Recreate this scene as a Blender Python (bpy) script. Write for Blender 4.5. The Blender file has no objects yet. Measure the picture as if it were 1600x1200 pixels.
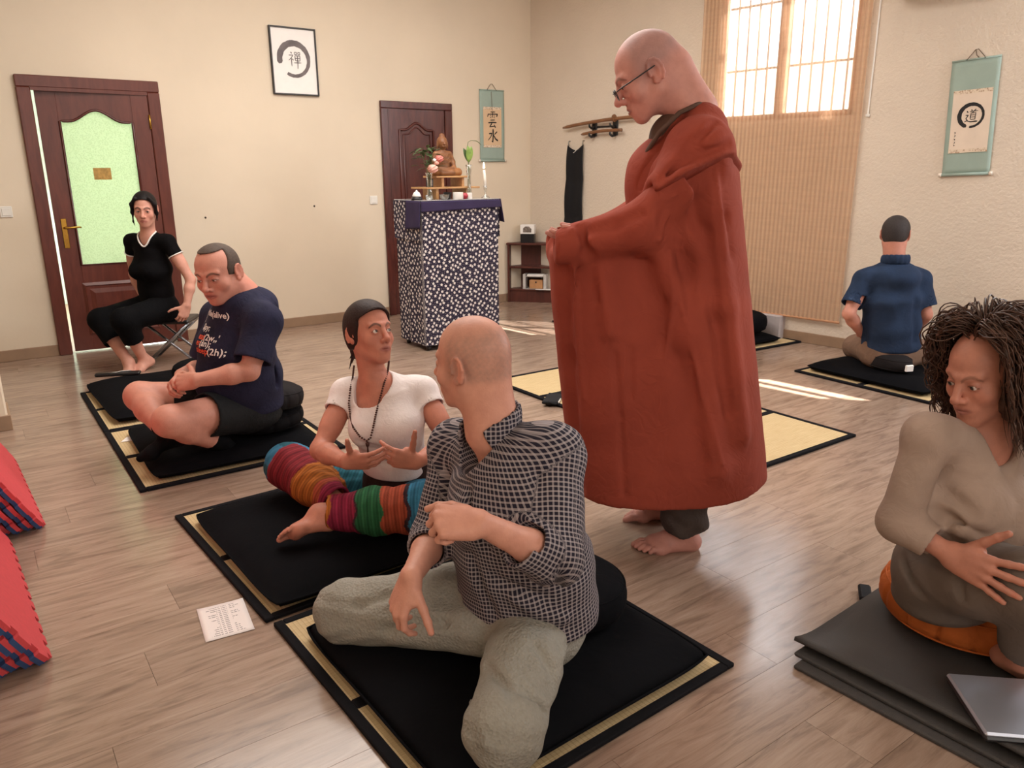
import bpy, bmesh, math, random
import numpy as np
from math import sin, cos, pi, radians, sqrt, atan2, hypot
from mathutils import Vector, Matrix
random.seed(7)
scene = bpy.context.scene
COL = scene.collection

# ------------------------------------------------------------------ camera
YAW, PITCH, ROLL, FPX, CAMH = .6151, .2695, .0068, 1200.0, 1.40
_f = np.array([sin(YAW)*cos(PITCH), cos(YAW)*cos(PITCH), -sin(PITCH)])
_r = np.array([cos(YAW), -sin(YAW), 0.0])
_d = np.cross(_f, _r)
_c, _s = cos(ROLL), sin(ROLL)
CR, CD, CF = _c*_r + _s*_d, -_s*_r + _c*_d, _f
CAMP = np.array([0.0, 0.0, CAMH])
cam_data = bpy.data.cameras.new('camera')
cam = bpy.data.objects.new('camera', cam_data)
COL.objects.link(cam)
cam_data.sensor_fit = 'HORIZONTAL'
cam_data.sensor_width = 36.0
cam_data.lens = FPX/1600.0*36.0
cam_data.clip_start = 0.02
_m = Matrix.Identity(4)
for i in range(3):
    _m[i][0] = CR[i]; _m[i][1] = -CD[i]; _m[i][2] = -CF[i]; _m[i][3] = CAMP[i]
cam.matrix_world = _m
scene.camera = cam

# ------------------------------------------------------------------ light and exposure
scene.view_settings.view_transform = 'Standard'
scene.view_settings.look = 'None'
scene.view_settings.gamma = 1.0
scene.view_settings.use_curve_mapping = False
scene.view_settings.exposure = 0.4
world = bpy.data.worlds.new('sky'); scene.world = world
world.use_nodes = True
_bg = world.node_tree.nodes['Background']
_bg.inputs[0].default_value = (0.86, 0.93, 1.0, 1)
_bg.inputs[1].default_value = 10.0

def area_light(name, loc, target, sx, sy, power, colour):
    l = bpy.data.lights.new(name, 'AREA'); l.shape = 'RECTANGLE'; l.size = sx; l.size_y = sy
    l.energy = power; l.color = colour
    o = bpy.data.objects.new(name, l); COL.objects.link(o)
    o.location = loc
    o.rotation_euler = (Vector(target)-Vector(loc)).to_track_quat('-Z', 'Y').to_euler()
    return o
# added soft fill lights: from behind the camera, the near right and overhead
area_light('fill_behind_camera', (1.0, -1.9, 2.1), (2.0, 4.0, 0.9), 3.2, 1.6, 45, (1.0, 0.94, 0.88))  # unseen fill inside the room; the rear wall has no window
area_light('side_fill_light', (5.85, 0.7, 2.2), (1.5, 3.6, 0.6), 1.6, 1.3, 85, (0.95, 0.97, 1.0))  # fill added inside the room, standing in for an unseen window
area_light('overhead_fill_light', (2.2, 4.2, 3.3), (2.2, 4.2, 0.0), 3.0, 3.0, 115, (1.0, 0.95, 0.89))  # broad fill added for top-lit shading, no lamp modelled here
_po = area_light('window_portal', (5.665, 4.13, 2.42), (2.0, 3.66, 2.42), 1.2, 1.25, 0, (1, 1, 1))
_po.data.cycles.is_portal = True
sun = bpy.data.lights.new('sun', 'SUN'); sun.energy = 24.0; sun.angle = radians(.6); sun.color = (1, .95, .88)
sun_o = bpy.data.objects.new('sun', sun); COL.objects.link(sun_o)
sun_o.rotation_euler = Vector((-1.6, 1.7, -2.95)).to_track_quat('-Z', 'Y').to_euler()

# ------------------------------------------------------------------ helpers
HF = np.array([sin(YAW), cos(YAW), 0.0])      # horizontal heading of the view
HR = np.array([cos(YAW), -sin(YAW), 0.0])     # horizontal right
def ray(px, py): return (px-800)/FPX*CR + (py-600)/FPX*CD + CF
def W(px, py, h):                              # the point at horizontal distance h on a sight line
    d = ray(px, py); return CAMP + d*(h/np.dot(d, HF))
def FL(px, py, z=0.0):
    d = ray(px, py); return CAMP + d*((z-CAMH)/d[2])
def V3(p): return np.array(p, float)

def tag(o, label, cat, group=None):
    o['label'] = label; o['category'] = cat
    if group: o['group'] = group
    return o
def empty(name, loc=(0, 0, 0), rz=0.0, label=None, cat=None, group=None):
    o = bpy.data.objects.new(name, None); COL.objects.link(o)
    o.empty_display_size = .1
    o.location = loc; o.rotation_euler = (0, 0, rz)
    if label: tag(o, label, cat, group)
    return o
def link(name, me, mat=None, parent=None, smooth=False):
    o = bpy.data.objects.new(name, me); COL.objects.link(o)
    if mat is not None and not me.materials:
        for m in (mat if isinstance(mat, (list, tuple)) else [mat]): me.materials.append(m)
    if parent is not None: o.parent = parent
    if smooth: me.polygons.foreach_set('use_smooth', [True]*len(me.polygons))
    return o
def structure(o): o['kind'] = 'structure'; return o

class MB:
    """collects simple shapes into one mesh"""
    def __init__(s): s.v = []; s.f = []
    def add(s, v, f):
        n = len(s.v); s.v += [tuple(map(float, p)) for p in v]; s.f += [tuple(i+n for i in q) for q in f]; return s
    def box(s, x0, x1, y0, y1, z0, z1, c=0.0):
        c = min(c, (x1-x0)*.49, (y1-y0)*.49, (z1-z0)*.49)
        if c <= 0:
            v = [(x, y, z) for z in (z0, z1) for y in (y0, y1) for x in (x0, x1)]
            return s.add(v, [(0, 2, 3, 1), (4, 5, 7, 6), (0, 1, 5, 4), (2, 6, 7, 3), (0, 4, 6, 2), (1, 3, 7, 5)])
        X = (x0, x1); Y = (y0, y1); Z = (z0, z1); sg = (1, -1); idx = {}; v = []
        for a in (0, 1):
            for b in (0, 1):
                for d in (0, 1):
                    for ax in range(3):
                        p = [X[a]+sg[a]*c, Y[b]+sg[b]*c, Z[d]+sg[d]*c]
                        p[ax] = (X[a], Y[b], Z[d])[ax]
                        idx[a, b, d, ax] = len(v); v.append(p)
        f = []
        for ax in range(3):
            o1, o2 = [i for i in range(3) if i != ax]
            for e in (0, 1):
                q = []
                for u, w in ((0, 0), (1, 0), (1, 1), (0, 1)):
                    k = [0, 0, 0]; k[ax] = e; k[o1] = u; k[o2] = w; q.append(idx[k[0], k[1], k[2], ax])
                f.append(tuple(q))
        for ax in range(3):
            o1, o2 = [i for i in range(3) if i != ax]
            for u in (0, 1):
                for w in (0, 1):
                    k0 = [0, 0, 0]; k0[o1] = u; k0[o2] = w; k1 = list(k0); k1[ax] = 1
                    f.append((idx[(*k0, o1)], idx[(*k1, o1)], idx[(*k1, o2)], idx[(*k0, o2)]))
        for a in (0, 1):
            for b in (0, 1):
                for d in (0, 1): f.append((idx[a, b, d, 0], idx[a, b, d, 1], idx[a, b, d, 2]))
        return s.add(v, f)
    def tube(s, pts, rads, n=10, cap=True, closed=False, flat=1.0, up=None):
        pts = [np.array(p, float) for p in pts]; m = len(pts)
        if not hasattr(rads, '__len__'): rads = [rads]*m
        v = []; prev = None
        for i, p in enumerate(pts):
            a = pts[(i-1) % m] if (closed or i > 0) else pts[i]
            b = pts[(i+1) % m] if (closed or i < m-1) else pts[i]
            t = b-a; t = t/(np.linalg.norm(t)+1e-12)
            if prev is None:
                u = np.array(up, float) if up is not None else (np.array([0, 0, 1.]) if abs(t[2]) < .9 else np.array([1., 0, 0]))
            else: u = prev
            u = u-t*np.dot(u, t); u /= np.linalg.norm(u)+1e-12; prev = u
            w = np.cross(t, u)
            for k in range(n):
                a_ = 2*pi*k/n
                v.append(p+rads[i]*(cos(a_)*w+sin(a_)*u*flat))
        f = []
        for i in range(m if closed else m-1):
            j = (i+1) % m
            for k in range(n): f.append((i*n+k, i*n+(k+1) % n, j*n+(k+1) % n, j*n+k))
        if cap and not closed:
            f.append(tuple(range(n))[::-1]); f.append(tuple((m-1)*n+k for k in range(n)))
        return s.add(v, f)
    def lathe(s, prof, c=(0, 0, 0), n=24, ax=None):
        v = []; f = []
        for r, z in prof:
            for k in range(n):
                a = 2*pi*k/n; v.append((c[0]+r*cos(a), c[1]+r*sin(a), c[2]+z))
        m = len(prof)
        for i in range(m-1):
            for k in range(n): f.append((i*n+k, i*n+(k+1) % n, (i+1)*n+(k+1) % n, (i+1)*n+k))
        if prof[0][0] > 1e-6: f.append(tuple(range(n))[::-1])
        if prof[-1][0] > 1e-6: f.append(tuple((m-1)*n+k for k in range(n)))
        return s.add(v, f)
    def prism(s, poly, fn, h0, h1):
        """poly: 2D outline; fn(u,v,h)->3D point"""
        n = len(poly)
        v = [fn(u, w, h0) for u, w in poly]+[fn(u, w, h1) for u, w in poly]
        f = [tuple(range(n))[::-1], tuple(range(n, 2*n))]+[(i, (i+1) % n, n+(i+1) % n, n+i) for i in range(n)]
        return s.add(v, f)
    def grid(s, fn, nu, nv, wrap=False):
        v = [fn(i/(nu if wrap else nu-1), j/(nv-1)) for j in range(nv) for i in range(nu)]
        f = []
        for j in range(nv-1):
            for i in range(nu if wrap else nu-1):
                f.append((j*nu+i, j*nu+(i+1) % nu, (j+1)*nu+(i+1) % nu, (j+1)*nu+i))
        return s.add(v, f)
    def mesh(s, name):
        me = bpy.data.meshes.new(name); me.from_pydata(s.v, [], s.f); me.validate()
        bm = bmesh.new(); bm.from_mesh(me); bmesh.ops.recalc_face_normals(bm, faces=bm.faces); bm.to_mesh(me); bm.free()
        return me
    def build(s, name, mat, parent=None, smooth=False, angle=None):
        me = s.mesh(name); o = link(name, me, mat, parent, smooth or angle is not None)
        if angle is not None:
            try: me.set_sharp_from_angle(angle=radians(angle))
            except Exception: pass
        return o

# ------------------------------------------------------------------ materials
MATS = {}
def srgb(r, g, b):
    f = lambda c: (c/255/12.92) if c/255 <= .04045 else ((c/255+.055)/1.055)**2.4
    return (f(r), f(g), f(b), 1.0)
class NT:
    def __init__(s, name):
        s.m = bpy.data.materials.new(name); s.m.use_nodes = True; s.t = s.m.node_tree
        s.b = s.t.nodes['Principled BSDF']; s.out = s.t.nodes['Material Output']
    def n(s, typ, ins=None, **kw):
        nd = s.t.nodes.new(typ)
        for k, v in kw.items(): setattr(nd, k, v)
        for k, v in (ins or {}).items(): s.set(nd, k, v)
        return nd
    def set(s, nd, k, v):
        i = nd.inputs[k]
        if hasattr(v, 'node') or hasattr(v, 'is_output'): s.t.links.new(v, i)
        elif isinstance(v, bpy.types.Node): s.t.links.new(v.outputs[0], i)
        else: i.default_value = v
    def math(s, op, a, b=0.0, c=None):
        nd = s.t.nodes.new('ShaderNodeMath'); nd.operation = op
        s.set(nd, 0, a); s.set(nd, 1, b)
        if c is not None: s.set(nd, 2, c)
        return nd.outputs[0]
    def mix(s, fac, a, b, blend='MIX'):
        nd = s.t.nodes.new('ShaderNodeMix'); nd.data_type = 'RGBA'; nd.blend_type = blend
        s.set(nd, 0, fac); s.set(nd, 6, a); s.set(nd, 7, b)
        return nd.outputs[2]
    def ramp(s, fac, stops):
        nd = s.t.nodes.new('ShaderNodeValToRGB'); e = nd.color_ramp.elements
        while len(e) < len(stops): e.new(.5)
        for el, (p, c) in zip(e, stops): el.position = p; el.color = c
        s.set(nd, 0, fac); return nd.outputs[0]
    def coord(s, which='Object'): return s.t.nodes.new('ShaderNodeTexCoord').outputs[which]
    def mapping(s, vec, scale=(1, 1, 1), rot=(0, 0, 0), loc=(0, 0, 0)):
        nd = s.n('ShaderNodeMapping', {'Vector': vec, 'Scale': scale, 'Rotation': rot, 'Location': loc}); return nd.outputs[0]
    def noise(s, vec, scale, detail=3.0, rough=.55, dist=0.0):
        nd = s.n('ShaderNodeTexNoise', {'Vector': vec, 'Scale': scale, 'Detail': detail, 'Roughness': rough, 'Distortion': dist}); return nd
    def bump(s, h, strength=.3, dist=.01):
        nd = s.n('ShaderNodeBump', {'Height': h, 'Strength': strength, 'Distance': dist}); s.t.links.new(nd.outputs[0], s.b.inputs['Normal']); return nd
    def base(s, c): s.set(s.b, 'Base Color', c); return s
    def p(s, **kw):
        for k, v in kw.items(): s.set(s.b, k.replace('_', ' ').replace('IOR level', 'IOR Level'), v)
        return s
def simple(name, c, rough=.6, metal=0.0, var=.12, scale=14.0, bump=0.0, bscale=60.0, spec=.5, sheen=0.0):
    if name in MATS: return MATS[name]
    t = NT(name); co = t.coord('Object')
    nz = t.noise(co, scale, 4.0)
    d = tuple(x*(1-var) for x in c[:3])+(1,); l = tuple(min(1, x*(1+var)) for x in c[:3])+(1,)
    t.base(t.ramp(nz.outputs[0], [(.3, d), (.7, l)])); t.p(Roughness=rough, Metallic=metal)
    t.b.inputs['Specular IOR Level'].default_value = spec
    if sheen: t.b.inputs['Sheen Weight'].default_value = sheen
    if bump: t.bump(t.noise(co, bscale, 3.0).outputs[0], bump, .004)
    MATS[name] = t.m; return t.m
def fabric(name, c, c2=None, rough=.85, wr=.35, wscale=7.0, weave=.15, spec=.2, sheen=.0, var=.1):
    """cloth: soft wrinkles as relief, fine weave"""
    if name in MATS: return MATS[name]
    t = NT(name); co = t.coord('Object')
    n1 = t.noise(co, wscale, 3.0, .5, .6); n2 = t.noise(co, 420.0, 1.0)
    a = tuple(x*(1-var) for x in c[:3])+(1,); b = tuple(min(1, x*(1+var)) for x in (c2 or c)[:3])+(1,)
    t.base(t.ramp(n1.outputs[0], [(.35, a), (.7, b)])); t.p(Roughness=rough)
    t.b.inputs['Specular IOR Level'].default_value = spec
    t.b.inputs['Sheen Weight'].default_value = sheen
    n3 = t.noise(co, wscale*2.3, 2.0, .5, 1.6)
    cr = t.math('ABSOLUTE', t.math('SUBTRACT', n3.outputs[0], .5))
    h = t.math('ADD', t.math('ADD', t.math('MULTIPLY', n1.outputs[0], wr), t.math('MULTIPLY', cr, wr*.55)), t.math('MULTIPLY', n2.outputs[0], weave*.06))
    t.bump(h, .55, .05)
    MATS[name] = t.m; return t.m

# ------------------------------------------------------------------ soft bodies: distance field -> one continuous mesh
def nrm(v): v = np.array(v, float); return v/(np.linalg.norm(v)+1e-12)
class SDF:
    def __init__(s): s.P = []; s.disp = None; s.slack = 1.0
    def _add(s, fn, k, op): s.P.append((fn, k, op)); return s
    def func(s, fn, k, op=0):                    # fn takes (n,3) points
        return s._add(lambda X: fn(np.stack(X, 1)).astype(np.float32), k, op)
    def cap(s, a, b, ra, rb=None, k=.02, op=0):
        rb = ra if rb is None else rb
        a0, a1, a2 = [np.float32(q) for q in a]; d0, d1, d2 = [np.float32(q-w) for q, w in zip(b, a)]
        iL = np.float32(1/(float(d0)**2+float(d1)**2+float(d2)**2+1e-12)); ra = np.float32(ra); dr = np.float32(rb-ra)
        def fn(X):
            x = X[0]-a0; y = X[1]-a1; z = X[2]-a2
            t = x*d0; t += y*d1; t += z*d2; t *= iL
            np.maximum(t, 0, out=t); np.minimum(t, 1, out=t)
            x -= t*d0; y -= t*d1; z -= t*d2
            x *= x; y *= y; z *= z; x += y; x += z; np.sqrt(x, out=x)
            t *= dr; t += ra; x -= t
            return x
        return s._add(fn, k, op)
    def chain(s, pts, rads, k=.02, op=0):
        for i in range(len(pts)-1): s.cap(pts[i], pts[i+1], rads[i], rads[i+1], k, op)
        return s
    def ell(s, c, r, rot=None, k=.02, op=0):
        c0, c1, c2 = [np.float32(q) for q in c]; r0, r1, r2 = [np.float32(1/q) for q in r]
        M = None if rot is None else np.array(rot, np.float32)   # columns = local axes in world
        def fn(X):
            x = X[0]-c0; y = X[1]-c1; z = X[2]-c2
            if M is not None:
                x, y, z = x*M[0, 0]+y*M[1, 0]+z*M[2, 0], x*M[0, 1]+y*M[1, 1]+z*M[2, 1], x*M[0, 2]+y*M[1, 2]+z*M[2, 2]
            x *= r0; y *= r1; z *= r2
            k0 = np.sqrt(x*x+y*y+z*z); k0 += np.float32(1e-6)
            x *= r0; y *= r1; z *= r2
            k1 = np.sqrt(x*x+y*y+z*z); k1 += np.float32(1e-6)
            return k0*(k0-1)/k1
        return s._add(fn, k, op)
    def ecap(s, a, b, u, wa, da, wb=None, db=None, k=.03, op=0, e=1.0):
        """tapering elliptical limb from a to b; u = side direction, w = half width along u, d = half depth"""
        a = np.array(a, float); b = np.array(b, float); wb = wa if wb is None else wb; db = da if db is None else db
        ab = b-a; L = np.float32(np.linalg.norm(ab)+1e-9); t_ = ab/L
        u = np.array(u, float); u = u-t_*np.dot(u, t_); u /= np.linalg.norm(u)+1e-9; v_ = np.cross(t_, u)
        M = np.stack([u, v_, t_], 1).astype(np.float32); a0, a1, a2 = a.astype(np.float32)
        wa, wb, da, db, e = [np.float32(q) for q in (wa, wb, da, db, e)]
        def fn(X):
            x = X[0]-a0; y = X[1]-a1; z = X[2]-a2
            x, y, z = x*M[0, 0]+y*M[1, 0]+z*M[2, 0], x*M[0, 1]+y*M[1, 1]+z*M[2, 1], x*M[0, 2]+y*M[1, 2]+z*M[2, 2]
            t = np.minimum(np.maximum(z/L, 0), 1); z -= t*L
            w = wa+(wb-wa)*t; d = da+(db-da)*t; m = np.minimum(w, d)*e
            x /= w; y /= d; z /= m
            k0 = np.sqrt(x*x+y*y+z*z)+np.float32(1e-6)
            x /= w; y /= d; z /= m
            k1 = np.sqrt(x*x+y*y+z*z)+np.float32(1e-6)
            return k0*(k0-1)/k1
        return s._add(fn, k, op)
    def plane(s, c, n, k=.01, op=2):
        """keep the side the normal points away from"""
        n = nrm(n).astype(np.float32); d = np.float32(np.dot(np.array(c, float), n))
        return s._add(lambda X: X[0]*n[0]+X[1]*n[1]+X[2]*n[2]-d, k, op)
    def ev(s, p): return s.evx(tuple(np.ascontiguousarray(p[:, i], dtype=np.float32) for i in range(3)))
    def evx(s, X, idx=None):
        d = None
        for i in (range(len(s.P)) if idx is None else idx):
            fn, k, op = s.P[i]
            if d is None and op != 0: continue
            e = fn(X)
            if d is None: d = e; continue
            k = np.float32(k)
            if op == 0:
                h = d-e; h *= np.float32(.5)/k; h += np.float32(.5); np.maximum(h, 0, out=h); np.minimum(h, 1, out=h)
                e -= d; e *= h; d = d+e; h *= (h-1); h *= k; d += h
            else:
                if op == 1: e = -e
                h = e-d; h *= np.float32(.5)/k; h += np.float32(.5); np.maximum(h, 0, out=h); np.minimum(h, 1, out=h)
                e = e-d; e *= h; d = d+e; h *= (1-h); h *= k; d += h
        if d is None: return np.ones_like(X[0])
        if s.disp is not None: d = d+s.disp(np.stack(X, 1))
        return d
    def _sample(s, lo, n, h):
        B = 12
        val = np.ones(n, np.float32)
        nb = [(m+B-1)//B for m in n]
        bi = np.stack(np.meshgrid(*[np.arange(m) for m in nb], indexing='ij'), -1).reshape(-1, 3)
        cen = (lo+(bi*B+(B-1)/2)*h).astype(np.float32)
        rad = (B/2)*h*1.7321
        X = tuple(np.ascontiguousarray(cen[:, i]) for i in range(3))
        Dm = np.stack([fn(X) for fn, k, op in s.P], 1)
        ops = np.array([op for _, _, op in s.P]); ks = np.array([k for _, k, _ in s.P])
        full = s.evx(X)
        act = np.abs(full) < (rad*1.3+.004)*s.slack
        add = ops == 0
        dmin = np.maximum(Dm[:, add].min(1), 0)
        keepm = np.where(add[None], Dm < dmin[:, None]+2.2*rad*s.slack+ks[None], (ops == 2)[None] | (Dm < 1.25*rad+ks[None]+.004))
        off = np.stack(np.meshgrid(*[np.arange(B)]*3, indexing='ij'), -1).reshape(-1, 3)
        o32 = [np.ascontiguousarray((off[:, i]*h).astype(np.float32)) for i in range(3)]
        for j in range(len(bi)):
            i0 = bi[j]*B; i1 = np.minimum(i0+B, n)
            if not act[j]:
                if full[j] < 0: val[i0[0]:i1[0], i0[1]:i1[1], i0[2]:i1[2]] = -1
                continue
            b0 = lo+i0*h
            v = s.evx(tuple(o32[i]+np.float32(b0[i]) for i in range(3)), np.nonzero(keepm[j])[0]).reshape(B, B, B)
            e = i1-i0
            val[i0[0]:i1[0], i0[1]:i1[1], i0[2]:i1[2]] = v[:e[0], :e[1], :e[2]]
        return val
    def nets(s, lo, hi, h):
        lo = np.array(lo, float); hi = np.array(hi, float)
        n = tuple(int(x) for x in np.ceil((hi-lo)/h)+2)
        val = s._sample(lo, n, h)
        ins = val < 0
        cnt = np.zeros([m-1 for m in n], np.int8)
        for a in (0, 1):
            for b in (0, 1):
                for c in (0, 1): cnt += ins[a:n[0]-1+a, b:n[1]-1+b, c:n[2]-1+c]
        cells = np.argwhere((cnt > 0) & (cnt < 8))
        if len(cells) == 0: return np.zeros((0, 3)), np.zeros((0, 4), int)
        idx = np.full(cnt.shape, -1, np.int32); idx[tuple(cells.T)] = np.arange(len(cells))
        cor = np.array([(a, b, c) for a in (0, 1) for b in (0, 1) for c in (0, 1)])
        cv = np.stack([val[tuple((cells+c).T)] for c in cor], 1)
        acc = np.zeros((len(cells), 3)); w = np.zeros(len(cells))
        for i in range(8):
            for j in range(i+1, 8):
                if np.abs(cor[i]-cor[j]).sum() != 1: continue
                x = (cv[:, i] < 0) != (cv[:, j] < 0)
                t = cv[x, i]/(cv[x, i]-cv[x, j])
                acc[x] += cor[i]+t[:, None]*(cor[j]-cor[i]); w[x] += 1
        vert = lo+(cells+acc/w[:, None])*h
        faces = []
        for ax in range(3):
            o1, o2 = (ax+1) % 3, (ax+2) % 3
            sl0 = [slice(None)]*3; sl1 = [slice(None)]*3
            sl0[ax] = slice(0, -1); sl1[ax] = slice(1, None)
            e = np.argwhere(ins[tuple(sl0)] != ins[tuple(sl1)])
            e = e[(e[:, o1] > 0) & (e[:, o2] > 0) & (e[:, o1] < cnt.shape[o1]) & (e[:, o2] < cnt.shape[o2])]
            if len(e) == 0: continue
            q = []
            for d1, d2 in ((-1, -1), (0, -1), (0, 0), (-1, 0)):
                c = e.copy(); c[:, o1] += d1; c[:, o2] += d2; q.append(idx[tuple(c.T)])
            q = np.stack(q, 1)
            fl = ~ins[tuple(e.T)]
            q[fl] = q[fl][:, ::-1]
            faces.append(q)
        f = np.concatenate(faces); f = f[(f >= 0).all(1)]
        return vert, f
    def surface(s, lo, hi, h, fine=(), relax=1):
        v, f = s.nets(lo, hi, h)
        Vs = [v]; Fs = [f]; n = len(v)
        for (a, b, h2) in fine:
            a = np.array(a, float); b = np.array(b, float)
            a = np.maximum(a, np.array(lo)); b = np.minimum(b, np.array(hi))
            inb = ((v > a+h*1.2) & (v < b-h*1.2)).all(1)
            Fs[0] = Fs[0][~inb[Fs[0]].all(1)]
            v2, f2 = s.nets(a, b, h2)
            Vs.append(v2); Fs.append(f2+n); n += len(v2)
        v = np.concatenate(Vs); f = np.concatenate(Fs)
        for _ in range(relax):
            fi = f.ravel(); N = len(v); nbv = (v[np.roll(f, -1, 1)]+v[np.roll(f, 1, 1)]).reshape(-1, 3)
            acc = np.stack([np.bincount(fi, nbv[:, i], N) for i in range(3)], 1); w = np.bincount(fi, minlength=N)*2.0
            ok = w >= 8
            v[ok] = v[ok]*.5+acc[ok]/w[ok, None]*.5
        return v, f
    def bounds(s, pts, pad):
        pts = np.array(pts); return pts.min(0)-pad, pts.max(0)+pad
def npmesh(name, v, f, mat, parent=None, colour=None, attrs=None, smooth=True):
    used = np.zeros(len(v), bool); used[f.ravel()] = True
    mp = np.cumsum(used)-1; v = v[used]; f = mp[f]
    me = bpy.data.meshes.new(name)
    me.vertices.add(len(v)); me.vertices.foreach_set('co', v.astype(np.float32).ravel())
    me.loops.add(len(f)*4); me.loops.foreach_set('vertex_index', f.astype(np.int32).ravel())
    me.polygons.add(len(f)); me.polygons.foreach_set('loop_start', np.arange(0, len(f)*4, 4, dtype=np.int32))
    me.update(calc_edges=True); me.validate()
    if smooth: me.polygons.foreach_set('use_smooth', np.ones(len(me.polygons), bool))
    if colour is not None and len(me.vertices) == len(v):
        c = colour(v) if callable(colour) else colour[used]
        a = me.color_attributes.new('Col', 'FLOAT_COLOR', 'POINT')
        a.data.foreach_set('color', np.concatenate([c, np.ones((len(c), 1))], 1).astype(np.float32).ravel())
    for nm, fn in (attrs or {}).items():
        a = me.attributes.new(nm, 'FLOAT_VECTOR', 'POINT'); a.data.foreach_set('vector', fn(v).astype(np.float32).ravel())
    return link(name, me, mat, parent)

# ------------------------------------------------------------------ the room
YB = 7.03
RA = np.array([5.236, 7.03, 0.0]); _t = nrm([5.68-5.236, 3.55-7.03, 0]); RWZ = atan2(_t[1], _t[0])
_n = np.array([-_t[1], _t[0], 0.0])            # outwards
def RW(s, z, out=0.0): return RA+_t*s+np.array([0, 0, z])-_n*out   # out = distance into the room

# wall plaster
def plaster(name, c, bump, scale):
    t = NT(name); co = t.coord('Object')
    n0 = t.noise(co, 1.3, 4.0); n1 = t.noise(co, scale, 4.0, .6); n2 = t.noise(co, scale*.22, 3.0)
    a = tuple(x*.95 for x in c[:3])+(1,); b = tuple(min(1, x*1.03) for x in c[:3])+(1,)
    t.base(t.ramp(n0.outputs[0], [(.3, a), (.7, b)])); t.p(Roughness=.82); t.b.inputs['Specular IOR Level'].default_value = .2
    t.bump(t.math('ADD', n1.outputs[0], n2.outputs[0]), bump, .012)
    return t.m
M_WALL = plaster('cream_plaster', srgb(222, 207, 186), .05, 40)
M_WALLR = plaster('rough_plaster', srgb(220, 206, 190), .55, 46)
M_CEIL = plaster('ceiling_paint', srgb(232, 226, 214), .05, 30)

# laminate planks
def plank_mat():
    t = NT('laminate_oak'); co = t.coord('Object'); oi = t.t.nodes.new('ShaderNodeObjectInfo')
    off = t.n('ShaderNodeVectorMath', {0: co, 1: t.n('ShaderNodeCombineXYZ', {'X': t.math('MULTIPLY', oi.outputs['Random'], 40), 'Y': t.math('MULTIPLY', oi.outputs['Random'], 17)}).outputs[0]}, operation='ADD').outputs[0]
    m1 = t.mapping(off, (1.2, 9, 1)); g = t.noise(m1, 3.0, 6.0, .62, .9)
    m2 = t.mapping(off, (2.2, 60, 1)); g2 = t.noise(m2, 4.0, 3.0, .6, .3)
    m3 = t.mapping(off, (1.6, 6.5, 1)); kn = t.noise(m3, 1.7, 3.0, .5, 1.6)
    c = t.ramp(g.outputs[0], [(.30, srgb(122, 98, 82)), (.5, srgb(156, 130, 112)), (.75, srgb(176, 152, 134))])
    c = t.mix(.16, c, t.ramp(g2.outputs[0], [(.3, srgb(116, 92, 76)), (.7, srgb(172, 146, 128))]))
    spot = t.ramp(kn.outputs[0], [(.63, (0, 0, 0, 1)), (.80, (1, 1, 1, 1))])
    c = t.mix(t.math('MULTIPLY', spot, .55), c, srgb(92, 70, 58))
    hs = t.n('ShaderNodeHueSaturation', {'Color': c, 'Value': t.math('ADD', t.math('MULTIPLY', oi.outputs['Random'], .14), .92), 'Saturation': .95})
    t.base(hs.outputs[0])
    t.p(Roughness=t.math('ADD', t.math('MULTIPLY', g2.outputs[0], .08), .155))
    t.b.inputs['Specular IOR Level'].default_value = .85
    t.bump(g2.outputs[0], .05, .002)
    return t.m
M_PLANK = plank_mat()
M_GAP = simple('floor_joint', srgb(92, 72, 58), .8)
fl_o = structure(MB().box(-1.2, 6.6, -2.3, 7.2, -.12, -.012).build('floor', M_GAP))
pw, plen = .193, 1.29
plank_me = MB().box(0, plen-.0010, 0, pw-.0010, -.011, 0).mesh('plank'); plank_me.materials.append(M_PLANK)
row = 0; y = -.20
while y < 7.05:
    x = -.75-((row*.437) % 1.0)*plen*.9
    while x < 6.35:
        o = bpy.data.objects.new('plank', plank_me); COL.objects.link(o); o.parent = fl_o; o.location = (x, y, 0)
        x += plen
    y += pw; row += 1

# walls
structure(MB().box(-1.0, .60, YB, YB+.12, 0, 3.4).box(1.40, RA[0]+.30, YB, YB+.12, 0, 3.4).box(.60, 1.40, YB, YB+.12, 2.03, 3.4).build('wall_back', M_WALL))
_e = RA+_t*9.5
ceil_o = structure(MB().prism([(-1.2, -2.3), (_e[0]+.04, -2.3), (RA[0]+.04, 7.15), (-1.2, 7.15)], lambda u, w, h: (u, w, h), 3.4, 3.5).build('ceiling', M_CEIL))
rear = structure(MB().box(-1.2, 7.0, -2.3, -2.1, 0, 3.4).build('wall_rear', M_WALL))
left = structure(MB().box(-.95, -.80, -2.1, 5.36, 0, 3.4).box(-.95, .062, 5.05, 5.36, 0, 3.4, .01).build('wall_left', M_WALL))
structure(MB().box(-1.10, -.95, 5.2, YB, 0, 3.4).build('wall_left_end', M_WALL))
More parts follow.
